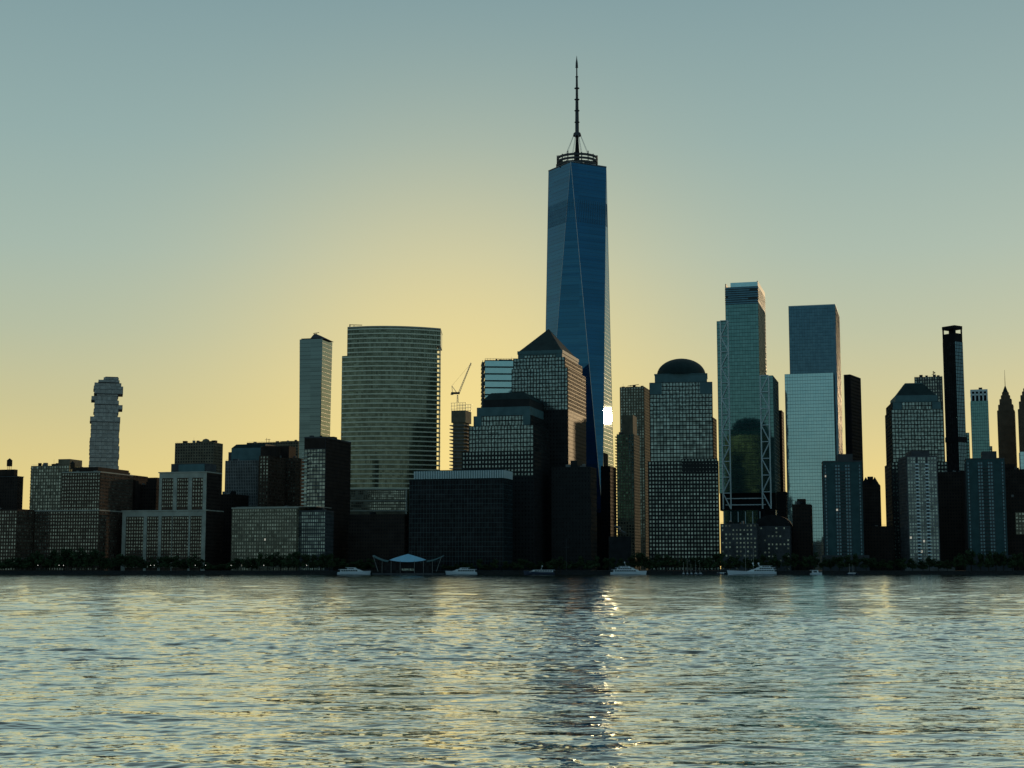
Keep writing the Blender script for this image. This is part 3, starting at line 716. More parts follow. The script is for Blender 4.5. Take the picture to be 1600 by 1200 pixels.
# hipped tower further south
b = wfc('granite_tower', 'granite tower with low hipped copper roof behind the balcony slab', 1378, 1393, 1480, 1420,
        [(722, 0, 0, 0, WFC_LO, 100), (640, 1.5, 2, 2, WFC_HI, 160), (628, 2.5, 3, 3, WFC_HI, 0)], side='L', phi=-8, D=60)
z, rc = b.zr, b.rc
for x0 in (rc[0]+.5, rc[1]-8.5): b.box('corner_block', M['teal_panel'], x0, x0+8, rc[2]-.7, rc[2]-.42, z-9, z-.3)
rr = (rc[0]+3.5, rc[1]-3, rc[2]+3, rc[3]-3); b.box('cornice', M['teal_panel'], *rr, z+.002, b.z(617)); z = b.z(617)
MB().frustum((rr[0]+1, rr[1]-1, rr[2]+1, rr[3]-1), (rr[0]+10, rr[1]-11, rr[2]+12, rr[3]-12), z+.002, b.z(597)).build('roof', M['copper'], b.root)
b.box('attic', M['teal_panel'], rr[0]+10.5, rr[1]-11.5, rr[2]+12.5, rr[3]-12.5, b.z(597)+.002, b.z(595.5)); b.done()

# --- the tall tapering tower
def tall_tower():
    Y = 1565.0; c = Vector((X(902, 265, Y), Y)); t = thing('tall_tower', 'tallest blue glass tower with chamfered edges and a ringed spire', 'tower', (c.x, c.y, GZ))
    zb, zt = zq(803, Y)-GZ, zq(264, Y)-GZ; g = M['glass_one']
    rb, rt = 43.3, 30.75
    cb = [Vector((rb*math.sin(R(a)), -rb*math.cos(R(a)), zb)) for a in (30, 120, 210, 300)]
    ct = [Vector((rt*math.sin(R(a)), -rt*math.cos(R(a)), zt)) for a in (-15, 75, 165, 255)]
    # cb[0]=front right, cb[3]=front left; ct[0]=front, ct[1]=right
    # base side between cb[i-1] and cb[i] carries the upright triangle to ct[i]
    for i in range(4):
        q = MB(); q.tri(cb[i-1], cb[i], ct[i]); q.build('glass_facet', g, t)
        q = MB(); q.tri(cb[i], ct[(i+1) % 4], ct[i]); q.build('glass_facet', g, t)
    for i in range(4):
        MB().bar(cb[i], ct[i], .22).build('edge_trim', M['steel'], t); MB().bar(cb[i], ct[(i+1) % 4], .22).build('edge_trim', M['steel'], t)
        MB().bar(ct[i], ct[(i+1) % 4], .8).build('parapet_rail', M['steel'], t)
    MB().prism([(v.x, v.y) for v in cb], 0, zb-.01).build('podium', M['black_steel'], t)
    MB().prism([(v.x*.98, v.y*.98) for v in ct], zt-3, zt-.5).build('roof', M['roof_dark'], t)
    # floor lines on the facets
    q = MB(); nfl = 92
    for k in range(1, nfl):
        f = k/nfl; z = zb+(zt-zb)*f; ring = []
        for i in range(4):
            ring.append(cb[i]*(1-f)+ct[i]*f); ring.append(cb[i]*(1-f)+ct[(i+1) % 4]*f)
        for j in range(8):
            a, d = ring[j].copy(), ring[(j+1) % 8].copy()
            n = (d-a).cross(Vector((0, 0, 1))).normalized()*.05
            if n.dot(Vector((a.x+d.x, a.y+d.y, 0))) < 0: n = -n
            q.quad(a+n-Vector((0, 0, .06)), d+n-Vector((0, 0, .06)), d+n+Vector((0, 0, .06)), a+n+Vector((0, 0, .06)))
    q.build('floor_line', M['mullion'], t, kind='stuff')
    # louvred plant floors high up
    z0, z1 = zq(357, Y)-GZ, zq(322, Y)-GZ; q = MB()
    def at(z):
        f = (z-zb)/(zt-zb); r = []
        for i in range(4): r += [cb[i]*(1-f)+ct[i]*f, cb[i]*(1-f)+ct[(i+1) % 4]*f]
        return r
    ra, rz = at(z0), at(z1)
    for j in range(8):
        ln = (ra[(j+1) % 8]-ra[j]).length; m_ = max(2, int(ln/2.0))
        for k in range(m_):
            for_ = (k+.5)/m_
            lo = ra[j].lerp(ra[(j+1) % 8], for_); hi = rz[j].lerp(rz[(j+1) % 8], for_)
            e = Vector((lo.x, lo.y, 0)).normalized()*.2
            q.bar(lo+e, hi+e, .13)
    q.build('louvre', M['glass_navy'], t, kind='stuff')
    # broadcast ring
    zr0, zr1 = zq(262, Y)-GZ, zq(247, Y)-GZ; r = 21.5
    for k, (a, d) in enumerate(((.02, .27), (.42, .63), (.78, 1.0))):
        za, zc = zr0+(zr1-zr0)*a, zr0+(zr1-zr0)*d
        MB().lathe([(r, za), (r, zc), (r-1.2, zc), (r-1.2, za), (r, za+.001)], 40, cap=False).build('broadcast_ring', M['concrete_dark'], t)
    for k in range(18):
        a = 2*math.pi*k/18; x, y = (r-.6)*math.cos(a), (r-.6)*math.sin(a); MB().bar((x, y, zt-1), (x, y, zr1+(.9 if k % 3 else 2.8)), .55).build('ring_post', M['concrete_dark'], t)
    MB().box(-4, 4, -4, 4, zt-.5, zr0+2.5).build('mast_base', M['concrete_dark'], t)
    zz = lambda py: zq(py, Y)-GZ
    MB().lathe([(2.4, zr0), (2.3, zz(238)), (1.3, zz(214)), (1.3, zz(213))], 12).build('mast', M['black_steel'], t)
    MB().lathe([(2.6, zz(214)), (4.4, zz(212.5)), (3.6, zz(208)), (2.0, zz(206.5))], 14).build('mast_collar', M['concrete_dark'], t)
    sec = [(206.5, 191, 2.0, 1.9), (191, 173, 1.95, 1.8), (173, 155.5, 1.7, 1.55), (155.5, 138, 1.35, 1.25), (138, 120, 1.2, 1.0), (120, 105, .75, .65)]
    for y0, y1, r0, r1 in sec:
        MB().lathe([(r0, zz(y0)), (r1, zz(y1)+.01)], 10).build('mast_section', M['concrete_dark'], t)
        rr = 2.7 if y1 > 130 else 1.5
        MB().lathe([(rr*.6, zz(y1)-.8), (rr, zz(y1)-.3), (rr, zz(y1)+.3), (rr*.6, zz(y1)+.8)], 12).build('mast_ring', M['concrete_dark'], t)
    MB().lathe([(.6, zz(105)), (1.3, zz(103.5)), (1.1, zz(98)), (.5, zz(92)), (.12, zz(87))], 10).build('spire_tip', M['concrete_dark'], t)
    for a in range(0, 360, 45):
        x, y = math.cos(R(a+20)), math.sin(R(a+20))
        MB().bar((x*3.4, y*3.4, zz(210)), (x*14.5, y*14.5, zr1-1), .16).build('guy_cable', M['steel'], t)
    for k in range(6):
        a = R(25+60*k); MB().box(-.6+24*math.cos(a), .6+24*math.cos(a), -.6+24*math.sin(a), .6+24*math.sin(a), zt-.4, zt+2.2).build('roof_unit', M['roof_dark'], t)
tall_tower()
# --- dark neighbours at the foot of the tall tower
b = Bld('office_block', 'low dark annex with grid windows at the pyramid tower foot', 'building', 862, 922, 940, 729, 1348, D=26)
b.tier(b.rect(), 0, b.z(729), WFC_DK); b.box('stair_tower', M['granite'], -b.W*.02, b.W*.16, -b.D/2+2, b.D/2-4, b.z(729), b.z(719)); b.done()
b = Bld('office_block', 'narrow dark stepped block right against the foot of the tall tower', 'building', 939, 953, 960, 728, 1480, D=30)
b.tier(b.rect(), 0, b.z(728), style(2.6, 3.6, .4, .45, 'black_steel', 'glass_dark', d=.2)); b.box('shaft', M['brick_dark'], -b.W/2+2, b.W/2-6, -b.D/2+2, 6, b.z(728), b.z(707)); b.done()
# white winged hall
tH = thing('transit_hall', 'white winged hall roof peeking out below the tall tower', 'building', P(968, 835, 1470)); tH.location.z = GZ
lp2 = lambda px, py, dy: (X(px, py, 1470)-tH.location.x, dy, zq(py, 1470)-GZ)
for (x0, y0, x1, y1) in ((960, 820.5, 970, 824.5), (968, 827, 978, 833)):
    q = MB(); a, c = Vector(lp2(x0, y0, 0)), Vector(lp2(x1, y1, 0))
    i = 0; q.v = [a, c, c+Vector((0, 6, -2.2)), a+Vector((0, 6, -1.5)), a+Vector((0, 0, .4)), c+Vector((0, 0, .4)), c+Vector((0, 6, -1.6)), a+Vector((0, 6, -1))]
    q.f = [(0,3,2,1),(4,5,6,7),(0,1,5,4),(1,2,6,5),(2,3,7,6),(3,0,4,7)]; q.build('roof_wing', M['white_paint'], tH)
MB().box(-10, 11, 2, 30, 0, lp2(968, 838, 0)[2]).build('hall', M['concrete_dark'], tH)

# --- brown far tower left of the domed one
b = Bld('apartment_tower', 'hazy brown tower with ribbed corners beside the domed tower', 'tower', 969, 1006, 1018, 604, 1850, D=40)
zt = b.z(604); b.tier(b.rect(), 0, zt, style(3.2, 3.5, .45, .35, 'brick_tan', 'glass_apt', d=.5))
q = MB(); q.bar((-4, -6, zt), (-4, -6, zt+4), .3); q.bar((-8, -6, zt+3), (6, -6, zt+4.5), .35); q.build('cleaning_crane', M['black_steel'], b.root)
blocks(b, [(.4, 14, 12, zt, 2), (.78, 8, 10, zt, 1.5)], 'brick_tan'); b.done()
b = Bld('apartment_tower', 'dim brown block with toothed balcony edge below the ribbed tower', 'building', 964, 990, 1004, 678, 1640, D=34)
zt = b.z(678); b.tier(b.rect(), 0, zt, style(2.8, 3.2, .4, .4, 'brick_tan', 'glass_apt', d=.3))
bal = MB().box(-2.0, 0, 0, 8, 0, .9).mesh('balcony', M['brick_tan'])
for k in range(int(zt/3.2)): link('balcony', bal, b.root, (-b.W/2-.5, -b.D/2+1, k*3.2+1))
b.box('penthouse', M['brick_tan'], -b.W/2+5, b.W/2-1, -b.D/2+2, 8, zt, b.z(648)); b.done()
b = Bld('office_block', 'slim gold edged slab peeping past the shoulder of the domed tower', 'building', 1098, 1114, 1118, 652, 1760, D=30)
b.tier(b.rect(), 0, b.z(652), style(3, 3.6, .3, .4, 'brick_tan', 'glass_apt', d=.2)); b.done()

# --- cross braced tower
def braced_tower():
    b = Bld('braced_tower', 'teal glass tower with steel zigzag bracing down both sides', 'tower', 1133, 1184, 1195, 447, 1700); b.clutter = False
    st = style(3.0, 4.1, .05, .10, 'mullion', 'glass_teal', d=.12, tilt=.0012); W, D = b.W, b.D; z = b.z
    zb = z(770)
    b.tier(b.rect(), zb, z(474), st, body='shaft'); b.tier(b.rect(), z(474), z(447), style(60, 2.6, 0, .4, 'mullion', 'glass_navy', d=.4), body='shaft')
    # open glass screen on the roof
    for rc in ((-W/2, W/2, -D/2, -D/2+.5),): b.box('roof_screen', M['glass_sky'], rc[0]+6, rc[1], rc[2], rc[3], z(447)+.002, z(440))
    b.box('roof_screen', M['mullion'], W/2-1, W/2, -D/2+.6, D/2, z(447)+.002, z(438.5)); b.box('roof_screen', M['mullion'], -W/2, -W/2+1, -D/2+.6, D/2, z(447)+.002, z(441))
    wl, wr = 14*b.mpp*1.03, 20*b.mpp*1.03
    lw = (-W/2-wl, -W/2-.01, -D/2+1.0, D/2-6); rw = (W/2+.01, W/2+wr, -D/2+1.0, D/2-14)
    b.tier(lw, zb, z(499), st, 'FL', body='shaft'); b.tier(rw, zb, z(587), st, 'FR', body='shaft')
    def braces(x0, x1, y, z0, z1, n):
        r = .75
        for xx in (x0, x1): MB().bar((xx, y, z0), (xx, y, z1), r).build('brace_column', M['mullion_pale'], b.root)
        for k in range(n):
            a, c = z0+(z1-z0)*k/n, z0+(z1-z0)*(k+1)/n
            xa, xb = (x0, x1) if k % 2 else (x1, x0)
            MB().bar((xa, y, a), (xb, y, c), r*.85).build('brace', M['mullion_pale'], b.root)
            MB().bar((x0, y, c), (x1, y, c), r*.7).build('brace_beam', M['mullion_pale'], b.root)
    m = b.mpp
    braces(-W/2-8.5*m, -W/2+3.5*m, -D/2-.9, z(795), z(499), 12)
    braces(W/2+1*m, W/2+14*m, -D/2-.9, z(795), z(587), 8)
    b.box('lobby', M['black_steel'], -W/2-wl, W/2+wr, -D/2+4, D/2-14, z(797), zb-.01)
    for yy in (779, 789): b.box('lobby_beam', M['mullion_pale'], -W/2-4, W/2+4, -D/2+2.8, -D/2+3.9, z(yy), z(yy)+1)
    b.box('podium', M['glass_teal'], -W/2-6, W/2-4, -D/2-2, D/2, 0, z(797)-.02)
    b.box('podium', M['glass_dark'], W/2-4+.01, W/2+wr, -D/2-1, D/2-14, 0, z(797)-.02)
    for k in range(6): b.box('podium_post', M['mullion_pale'], -W/2-6+k*8, -W/2-5.2+k*8, -D/2-2.5, -D/2-2.002, 0, z(799))
    b.done()
braced_tower()
b = Bld('office_tower', 'thin black slab standing in the gap beside the braced tower', 'tower', 1211, 1221, 1226, 641, 1900, D=30)
b.tier(b.rect(), 0, b.z(641), style(3, 3.7, .4, .4, 'black_steel', 'glass_dark', d=.3)); b.done()
b = Bld('office_block', 'small dark block at the foot of the thin black slab', 'building', 1214, 1227, 1231, 768, 1600, D=20)
b.tier(b.rect(), 0, b.z(768), style(3, 3.7, .4, .4, 'black_steel', 'glass_dark', d=.3)); b.done()
# --- smooth mirror tower with lower front volume
b = Bld('mirror_tower', 'smooth mirror glass tower with paler lower volume in front', 'tower', 1232, 1305, 1317, 476, 1780); b.clutter = False
W, D = b.W, b.D; st = style(3.0, 4.0, .045, .06, 'mullion', 'glass_navy', d=.08, tilt=.0012)
b.tier(b.rect(), 0, b.z(476), st, body='shaft'); b.box('parapet', M['mullion_pale'], *b.rect(-.1, -.1, -.1, -.1), b.z(476)+.002, b.z(475))
fx = (-W/2-5, W/2-3.5, -D/2-14, -D/2-.2); zf = zq(582, b.Y-14)-GZ
b.tier(fx, 0, zf, style(3.0, 4.0, .05, .08, 'mullion', 'glass_sky', d=.08, tilt=.0014), body='front_volume'); b.done()
# --- dark steel tower
b = Bld('office_tower', 'tall black steel office tower right behind the mirror tower', 'tower', 1319, 1328, 1344, 585, 1700, phi=-29)
b.tier(b.rect(), 0, b.z(585), style(3.4, 3.9, .45, .55, 'black_steel', 'glass_dark', d=.5)); b.done()
# --- low navy blocks in front of the braced tower
NAVY = style(3.2, 3.6, .55, .6, 'concrete_dark', 'glass_apt', d=.25, skip=.35)
b = Bld('office_block', 'low dark blocky annex with scattered pale windows by the yachts', 'building', 1126, 1182, 1186, 818, 1330, D=30)
b.tier(b.rect(), 0, b.z(818), NAVY); b.done()
b = Bld('office_block', 'low dark hall with shallow vaulted roof beside the blocky annex', 'building', 1180, 1234, 1238, 822, 1340, D=30)
b.tier(b.rect(), 0, b.z(822), dict(NAVY, skip=.6)); z = b.z(822)
q = MB(); n = 12; hw = b.W/2
pr = [(-hw*math.cos(math.pi*k/n), z+.003+10*math.sin(math.pi*k/n)) for k in range(n+1)]
q.v = [(x, -b.D/2, zz) for x, zz in pr] + [(x, b.D/2, zz) for x, zz in pr]
q.f = [tuple(reversed(range(n+1))), tuple(range(n+1, 2*n+2))] + [(k, k+1, n+2+k, n+1+k) for k in range(n)]
q.build('vaulted_roof', M['roof_dark'], b.root); b.done()
b = Bld('apartment_building', 'short navy block in front of the mirror tower foot', 'building', 1238, 1266, 1271, 788, 1350, D=20)
b.tier(b.rect(), 0, b.z(788), APT_DK); b.box('penthouse', M['brick_dark'], -4, 3, -6, 6, b.z(788), b.z(779)); b.done()
# --- three river towers with blank teal panels
def river_tower(label, xl, xc, xr, yt, Y, side, D, phi, pent):
    b = Bld('apartment_tower', label, 'tower', xl, xc, xr, yt, Y, side=side, D=D, phi=phi, group='concrete river towers at the south end')
    W, D = b.W, b.D; z = b.z(yt); b.box('body', M['river_panel'], *b.rect(), 0, z)
    st = style(2.4, 2.9, .35, .4, 'concrete_dark', 'glass_navy', body='river_panel', d=.2, lit=.001)
    b.face(b.rect(), 'F', 4, z-2, st, .30, .44); b.face(b.rect(), 'F', 4, z-2, st, .56, .70); b.face(b.rect(), 'F', 4, z-2, dict(st, bay=1.6), .03, .08); b.face(b.rect(), 'F', 4, z-2, dict(st, bay=1.6), .92, .97)
    bal = MB().box(-W*.06, W*.06, -1.4, 0, 0, 1.0).mesh('balcony', M['concrete_dark'])
    for k in range(int((z-10)/2.9)): link('balcony', bal, b.root, (0, -D/2-.01, 5+k*2.9))
    b.face(b.rect(), 'L', 4, z-2, dict(st, skip=.3)); b.face(b.rect(), 'R', 4, z-2, dict(st, skip=.3))
    b.box('parapet', M['concrete_dark'], *b.rect(-.3, -.3, -.3, -.3), z+.002, z+1.0)
    b.box('penthouse', M['concrete_dark'], -W*.16+pent, W*.22+pent, -D/2+4, D/2-4, z+1, z+7)
    b.box('base_wing', M['concrete_dark'], -W/2-3, W/2+4, -D/2-6, -D/2-.3, 0, 13); b.done()
river_tower('teal panelled river tower standing before the mirror tower', 1280, 1286, 1346, 722, 1310, 'L', 26, -9, 2)
river_tower('teal panelled river tower below the pale tower with square openings', 1504, 1509, 1569, 718, 1310, 'L', 26, -14, 3)
b = Bld('apartment_tower', 'grey river slab with bright stacked balconies in front of hipped tower', 'tower', 1398, 1416, 1464, 712, 1290, side='L', D=34, phi=-3, group='concrete river towers at the south end')
z = b.z(712); W, D = b.W, b.D
b.box('body', M['concrete_dark'], *b.rect(), 0, z)
for u0, u1 in ((.02, .30), (.36, .62), (.68, .98)): b.face(b.rect(), 'F', 3, z-1, style(2.4, 2.9, .3, .35, 'concrete', 'glass_wfc', body='concrete_dark', d=.3, lit=.006), u0, u1)
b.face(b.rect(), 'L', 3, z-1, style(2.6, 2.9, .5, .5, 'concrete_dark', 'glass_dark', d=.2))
bal = MB().box(-1.6, 1.6, -1.5, 0, 0, 1.0).mesh('balcony', M['mullion_pale'])
for k in range(int((z-8)/2.9)):
    for u in (.33, .65): link('balcony', bal, b.root, (-W/2+u*W, -D/2-.01, 4+k*2.9))
b.box('penthouse', M['concrete_dark'], -W*.3, W*.3, -D/2+5, D/2-5, z, b.z(704)); b.box('base_wing', M['concrete'], -W/2-4, W/2+10, -D/2-8, -D/2-.6, 0, 3.2); b.done()
# --- gabled dark block
b = Bld('apartment_building', 'dark brick block with a pair of small gables, between towers', 'building', 1346, 1374, 1380, 757, 1390, D=24); b.clutter = False
b.tier(b.rect(), 0, b.z(757), APT_DK); z = b.z(757); W, D = b.W, b.D
for x0, x1 in ((-W/2, 0), (0.02, W/2)):
    q = MB(); q.v = [(x0, -D/2, z), (x1, -D/2, z), ((x0+x1)/2, -D/2, z+7), (x0, D/2, z), (x1, D/2, z), ((x0+x1)/2, D/2, z+7)]
    q.f = [(0, 1, 2), (3, 5, 4), (1, 4, 5, 2), (0, 2, 5, 3), (0, 3, 4, 1)]; q.build('gable_roof', M['roof_dark'], b.root)
b.box('chimney', M['brick_dark'], -3, 2, 2, 8, z, b.z(743)); b.done()
b = Bld('apartment_building', 'low dark block under the gabled block near the shore', 'building', 1340, 1396, 1402, 822, 1320, D=24)
b.tier(b.rect(), 0, b.z(822), APT_DK); b.done()
# --- grey slab behind the hipped tower
b = Bld('office_tower', 'grey slab with rooftop aerial just behind the hipped roof tower', 'tower', 1429, 1472, 1476, 588, 1750, D=40)
zt = b.z(588); b.tier(b.rect(), 0, zt, style(2.8, 3.7, .5, .3, 'concrete_dark', 'glass_apt', d=.3)); q = MB()
q.bar((6, -8, zt), (6, -8, zt+8), .3); q.bar((4, -8, zt+4), (8, -8, zt+5.5), .3); q.bar((5, -8, zt+7), (8, -8, zt+6), .5); q.build('aerial', M['black_steel'], b.root); b.done()
# --- slim black tower
b = Bld('slim_tower', 'slim black glass tower with open crown, tallest at this end', 'tower', 1472, 1491, 1503, 508, 1560, side='L', phi=35, D=None); b.clutter = False
z = b.z; W, D = b.W, b.D; zt = z(508); zc = z(533); st = style(2.6, 3.7, .12, .14, 'black_steel', 'glass_navy', d=.15, tilt=.001)
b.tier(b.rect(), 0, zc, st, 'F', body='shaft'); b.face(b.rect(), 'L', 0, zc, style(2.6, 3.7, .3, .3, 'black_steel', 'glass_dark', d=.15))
for (x0, x1, y0, y1) in ((-W/2, -W/2+1.2, -D/2, -D/2+1.2), (W/2-1.2, W/2, -D/2, -D/2+1.2), (-W/2, -W/2+1.2, D/2-1.2, D/2), (W/2-1.2, W/2, D/2-1.2, D/2), (-W/2+4.5, W/2-4.5, -D/2+4.5, D/2-4.5)): b.box('crown_pier', M['black_steel'], x0, x1, y0, y1, zc+.002, zt-3.5)
b.box('crown_beam', M['black_steel'], -W/2+.003, W/2-.003, -D/2+.003, D/2-.003, zc+.003, zt-8); b.box('crown_beam', M['black_steel'], *b.rect(-.2, -.2, -.2, -.2), zt-3.4, zt)
b.box('belt_course', M['black_steel'], *b.rect(-.6, -.6, -.6, -.6), z(690), z(682)); b.box('lower_block', M['black_steel'], -W/2-4, W/2+3, -D/2-2, D/2, 0, z(735)); b.done()
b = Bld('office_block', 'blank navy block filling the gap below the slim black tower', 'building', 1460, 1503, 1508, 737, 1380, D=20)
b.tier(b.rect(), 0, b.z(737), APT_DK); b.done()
# --- pale teal tower with square openings
b = Bld('apartment_tower', 'pale teal tower with a row of square openings at its top', 'tower', 1516, 1543, 1548, 608, 1760, phi=-16, D=20); b.clutter = False
z = b.z; zt = z(608); W, D = b.W, b.D; b.tier(b.rect(), 0, z(626), style(2.4, 3.5, .10, .12, 'teal_panel', 'glass_teal', d=.12, tilt=.001), body='shaft')
b.box('crown', M['black_steel'], *b.rect(.8, .8, .8, .8), z(626), zt-2.5); b.box('crown_beam', M['mullion_pale'], *b.rect(), zt-2.4, zt); b.box('crown_beam', M['mullion_pale'], *b.rect(), z(616)-1, z(616)+1)
for k in range(5): xx = -W/2+k*(W-1.6)/4; b.box('crown_post', M['mullion_pale'], xx, xx+1.6, -D/2, -D/2+.79, z(626)+.003, zt-2.41)
for k in range(3): yy = -D/2+k*(D-1.6)/2; b.box('crown_post', M['mullion_pale'], W/2-.79, W/2, yy+.8, yy+1.6, z(626)+.003, zt-2.41)
blocks(b, [(.6, 4, 4, zt, 3)]); b.done()
b = Bld('office_block', 'small teal stub beside the slim black tower', 'building', 1507, 1514, 1517, 676, 1700, D=16)
b.tier(b.rect(), 0, b.z(676), style(3, 3.7, .3, .3, 'mullion', 'glass_teal', d=.2)); b.done()
b = Bld('office_block', 'small golden brown stub beside the pale teal tower', 'building', 1544, 1550, 1553, 697, 1800, D=16)
b.tier(b.rect(), 0, b.z(697), style(3, 3.7, .4, .4, 'brick_tan', 'glass_apt', d=.2)); b.done()
# --- art deco spire tower
def deco(label, xl, xr, Y, ys, tip, needle):
    cx = (xl+xr)/2; m = Y/F
    t = thing('spire_tower', label, 'tower', (X(cx, ys[0], Y), Y, GZ), R(-20)); z = lambda py: zq(py, Y)-GZ
    w = (xr-xl)*m/1.28; z0 = 0
    ms = mat('deco_stone', (.16, .115, .075), .85, .2)
    fr = [(ys[0], 1.0), (ys[1], .86), (ys[2], .68), (ys[3], .50), (ys[4], .36)]
    for i, (y, f) in enumerate(fr):
        h = w*f/2; MB().box(-h, h, -h, h, z0, z(y)).build('setback', ms, t)
        q = MB(); nn = max(3, int(h*2/2.6))
        for k in range(nn+1):
            xx = -h+k*2*h/nn
            q.box(xx-.45, xx+.45, -h-.45, -h-.002, z0, z(y)-.5); q.box(h+.002, h+.45, xx-.45, xx+.45, z0, z(y)-.5)
        q.build('rib', ms, t, kind='stuff'); z0 = z(y)
    h = w*.32/2
    MB().frustum((-h, h, -h, h), (-.5, .5, -.5, .5), z0, z(tip)).build('spire', M['copper'], t)
    if needle: MB().lathe([(.4, z(tip)-1), (.12, z(needle))], 6).build('needle', M['black_steel'], t)
deco('brown deco skyscraper tapering to a thin needle spire', 1556, 1588, 1900, (642, 633, 624, 618, 613), 603, 578)
deco('brown deco skyscraper cut off at the picture edge, without needle', 1588, 1624, 1850, (640, 628, 618, 612, 607), 599, None)
b = Bld('office_block', 'pale teal glass block at the edge under the cut off skyscraper', 'building', 1594, 1640, 1645, 705, 1500, D=20)
b.tier(b.rect(), 0, b.z(705), style(3, 3.7, .08, .1, 'mullion_pale', 'glass_sky', d=.1)); b.done()
b = Bld('office_block', 'dark block behind the panelled tower, below the needle spire', 'building', 1566, 1600, 1606, 733, 1480, D=20)
b.tier(b.rect(), 0, b.z(733), APT_DK); b.box('penthouse', M['brick_dark'], -b.W/2, 2, -8, 8, b.z(733), b.z(724)); b.done()
b = Bld('apartment_building', 'low dark block with a patch of lit tan windows at the edge', 'building', 1570, 1640, 1646, 776, 1330, D=24)
b.tier(b.rect(), 0, b.z(776), dict(APT_DK, lit=.0)); b.face((b.rect()[0]+8, b.rect()[1], b.rect()[2]-.4, 0), 'F', b.z(835), b.z(800), style(2.6, 3.2, .4, .4, 'brick_tan', 'glass_apt', d=.2)); b.done()

# ------------------------------------------------------------------ trees
def crown_mesh(seed, n=1500):
    rg = np.random.RandomState(seed); q = MB(); cl = []
    for _ in range(16):
        a = rg.uniform(0, 6.28); rr = rg.uniform(0, .78); zc = rg.uniform(-.6, .75); rr *= math.sqrt(max(.1, 1-zc*zc*.9))
        cl.append((rr*math.cos(a), rr*math.sin(a), zc, rg.uniform(.22, .40)))
    for _ in range(n):
        cx, cy, cz, cr = cl[rg.randint(len(cl))]
        d = rg.normal(size=3); d /= np.linalg.norm(d); p = np.array((cx, cy, cz)) + d*cr*rg.uniform(.55, 1.05)
        u = rg.normal(size=3); u /= np.linalg.norm(u); v = np.cross(u, d); v /= np.linalg.norm(v)+1e-6; s = rg.uniform(.035, .085)
        q.quad(p-u*s-v*s*.6, p+u*s-v*s*.6, p+u*s*.7+v*s, p-u*s*.7+v*s)
    return q.mesh('crown', M['leaf'])
crowns = [crown_mesh(s) for s in (1, 2, 3, 4)]
tk = MB(); tk.bar((0, 0, 0), (0, 0, .5), .028, 7, .018); tk.bar((0, 0, .38), (.16, .05, .7), .012, 5, .005); tk.bar((0, 0, .4), (-.15, .08, .72), .012, 5, .005); tk.bar((0, 0, .42), (.03, -.16, .7), .011, 5, .005); tk.bar((0, 0, .5), (0, .02, .8), .016, 5, .005)
trunk_m = tk.mesh('trunk', M['bark'])
TG = 'trees along the waterfront promenade'
def tree(px, top, Y, wpx):
    z = zq(top, Y)-GZ; t = thing('tree', 'dark leafy tree in the row along the waterfront promenade', 'tree', (X(px, 880, Y), Y, GZ), rnd.uniform(0, 6.28), TG)
    tr = link('trunk', trunk_m, t); tr.scale = (z, z, z)
    c = link('crown', rnd.choice(crowns), t, (0, 0, z*.55)); wd = wpx*Y/F/2; c.scale = (wd, wd, z*.45)
prof = [(0, 871), (30, 868), (60, 862), (90, 856), (120, 853), (145, 858), (175, 868), (200, 866), (225, 870), (250, 868), (275, 870), (300, 866), (320, 874), (345, 880), (370, 870), (395, 866), (420, 864), (440, 859), (470, 862), (495, 862), (520, 868), (545, 874)]
def top_at(px, pr):
    for (a, ya), (c, yc) in zip(pr, pr[1:]):
        if a <= px <= c: return ya+(yc-ya)*(px-a)/(c-a)
    return pr[-1][1] if px > pr[-1][0] else pr[0][1]
px = -14
while px < 585:
    tree(px, top_at(px, prof)+rnd.uniform(-2, 4), rnd.uniform(1258, 1272), rnd.uniform(20, 30)); px += rnd.uniform(9, 14)
prof2 = [(700, 878), (900, 872), (1000, 866), (1100, 868), (1230, 866), (1350, 868), (1400, 872), (1480, 872), (1500, 862), (1560, 858), (1620, 860)]
px = 560
while px < 1625:
    if not (580 < px < 700): tree(px, top_at(px, prof2)+rnd.uniform(-4, 5), rnd.uniform(1262, 1276), rnd.uniform(18, 28))
    px += rnd.uniform(10, 17)

# ------------------------------------------------------------------ waterfront things
lm_p = MB().bar((0, 0, 0), (0, 0, 4.2), .09, 6, .06).mesh('pole', M['black_steel']); lm_g = MB().lathe([(.06, 4.2), (.16, 4.3), (.19, 4.45), (.1, 4.6), (.03, 4.65)], 10).mesh('lamp_globe', M['lamp'])
for px in (59, 92, 99, 235, 241, 305, 321, 361, 412, 479):
    l = thing('street_lamp', 'lit globe lamp on a thin post along the dark promenade', 'lamp', (X(px, 888, 1253.5), 1253.5, GZ), 0, 'lit lamps along the promenade')
    link('pole', lm_p, l); link('lamp_globe', lm_g, l)
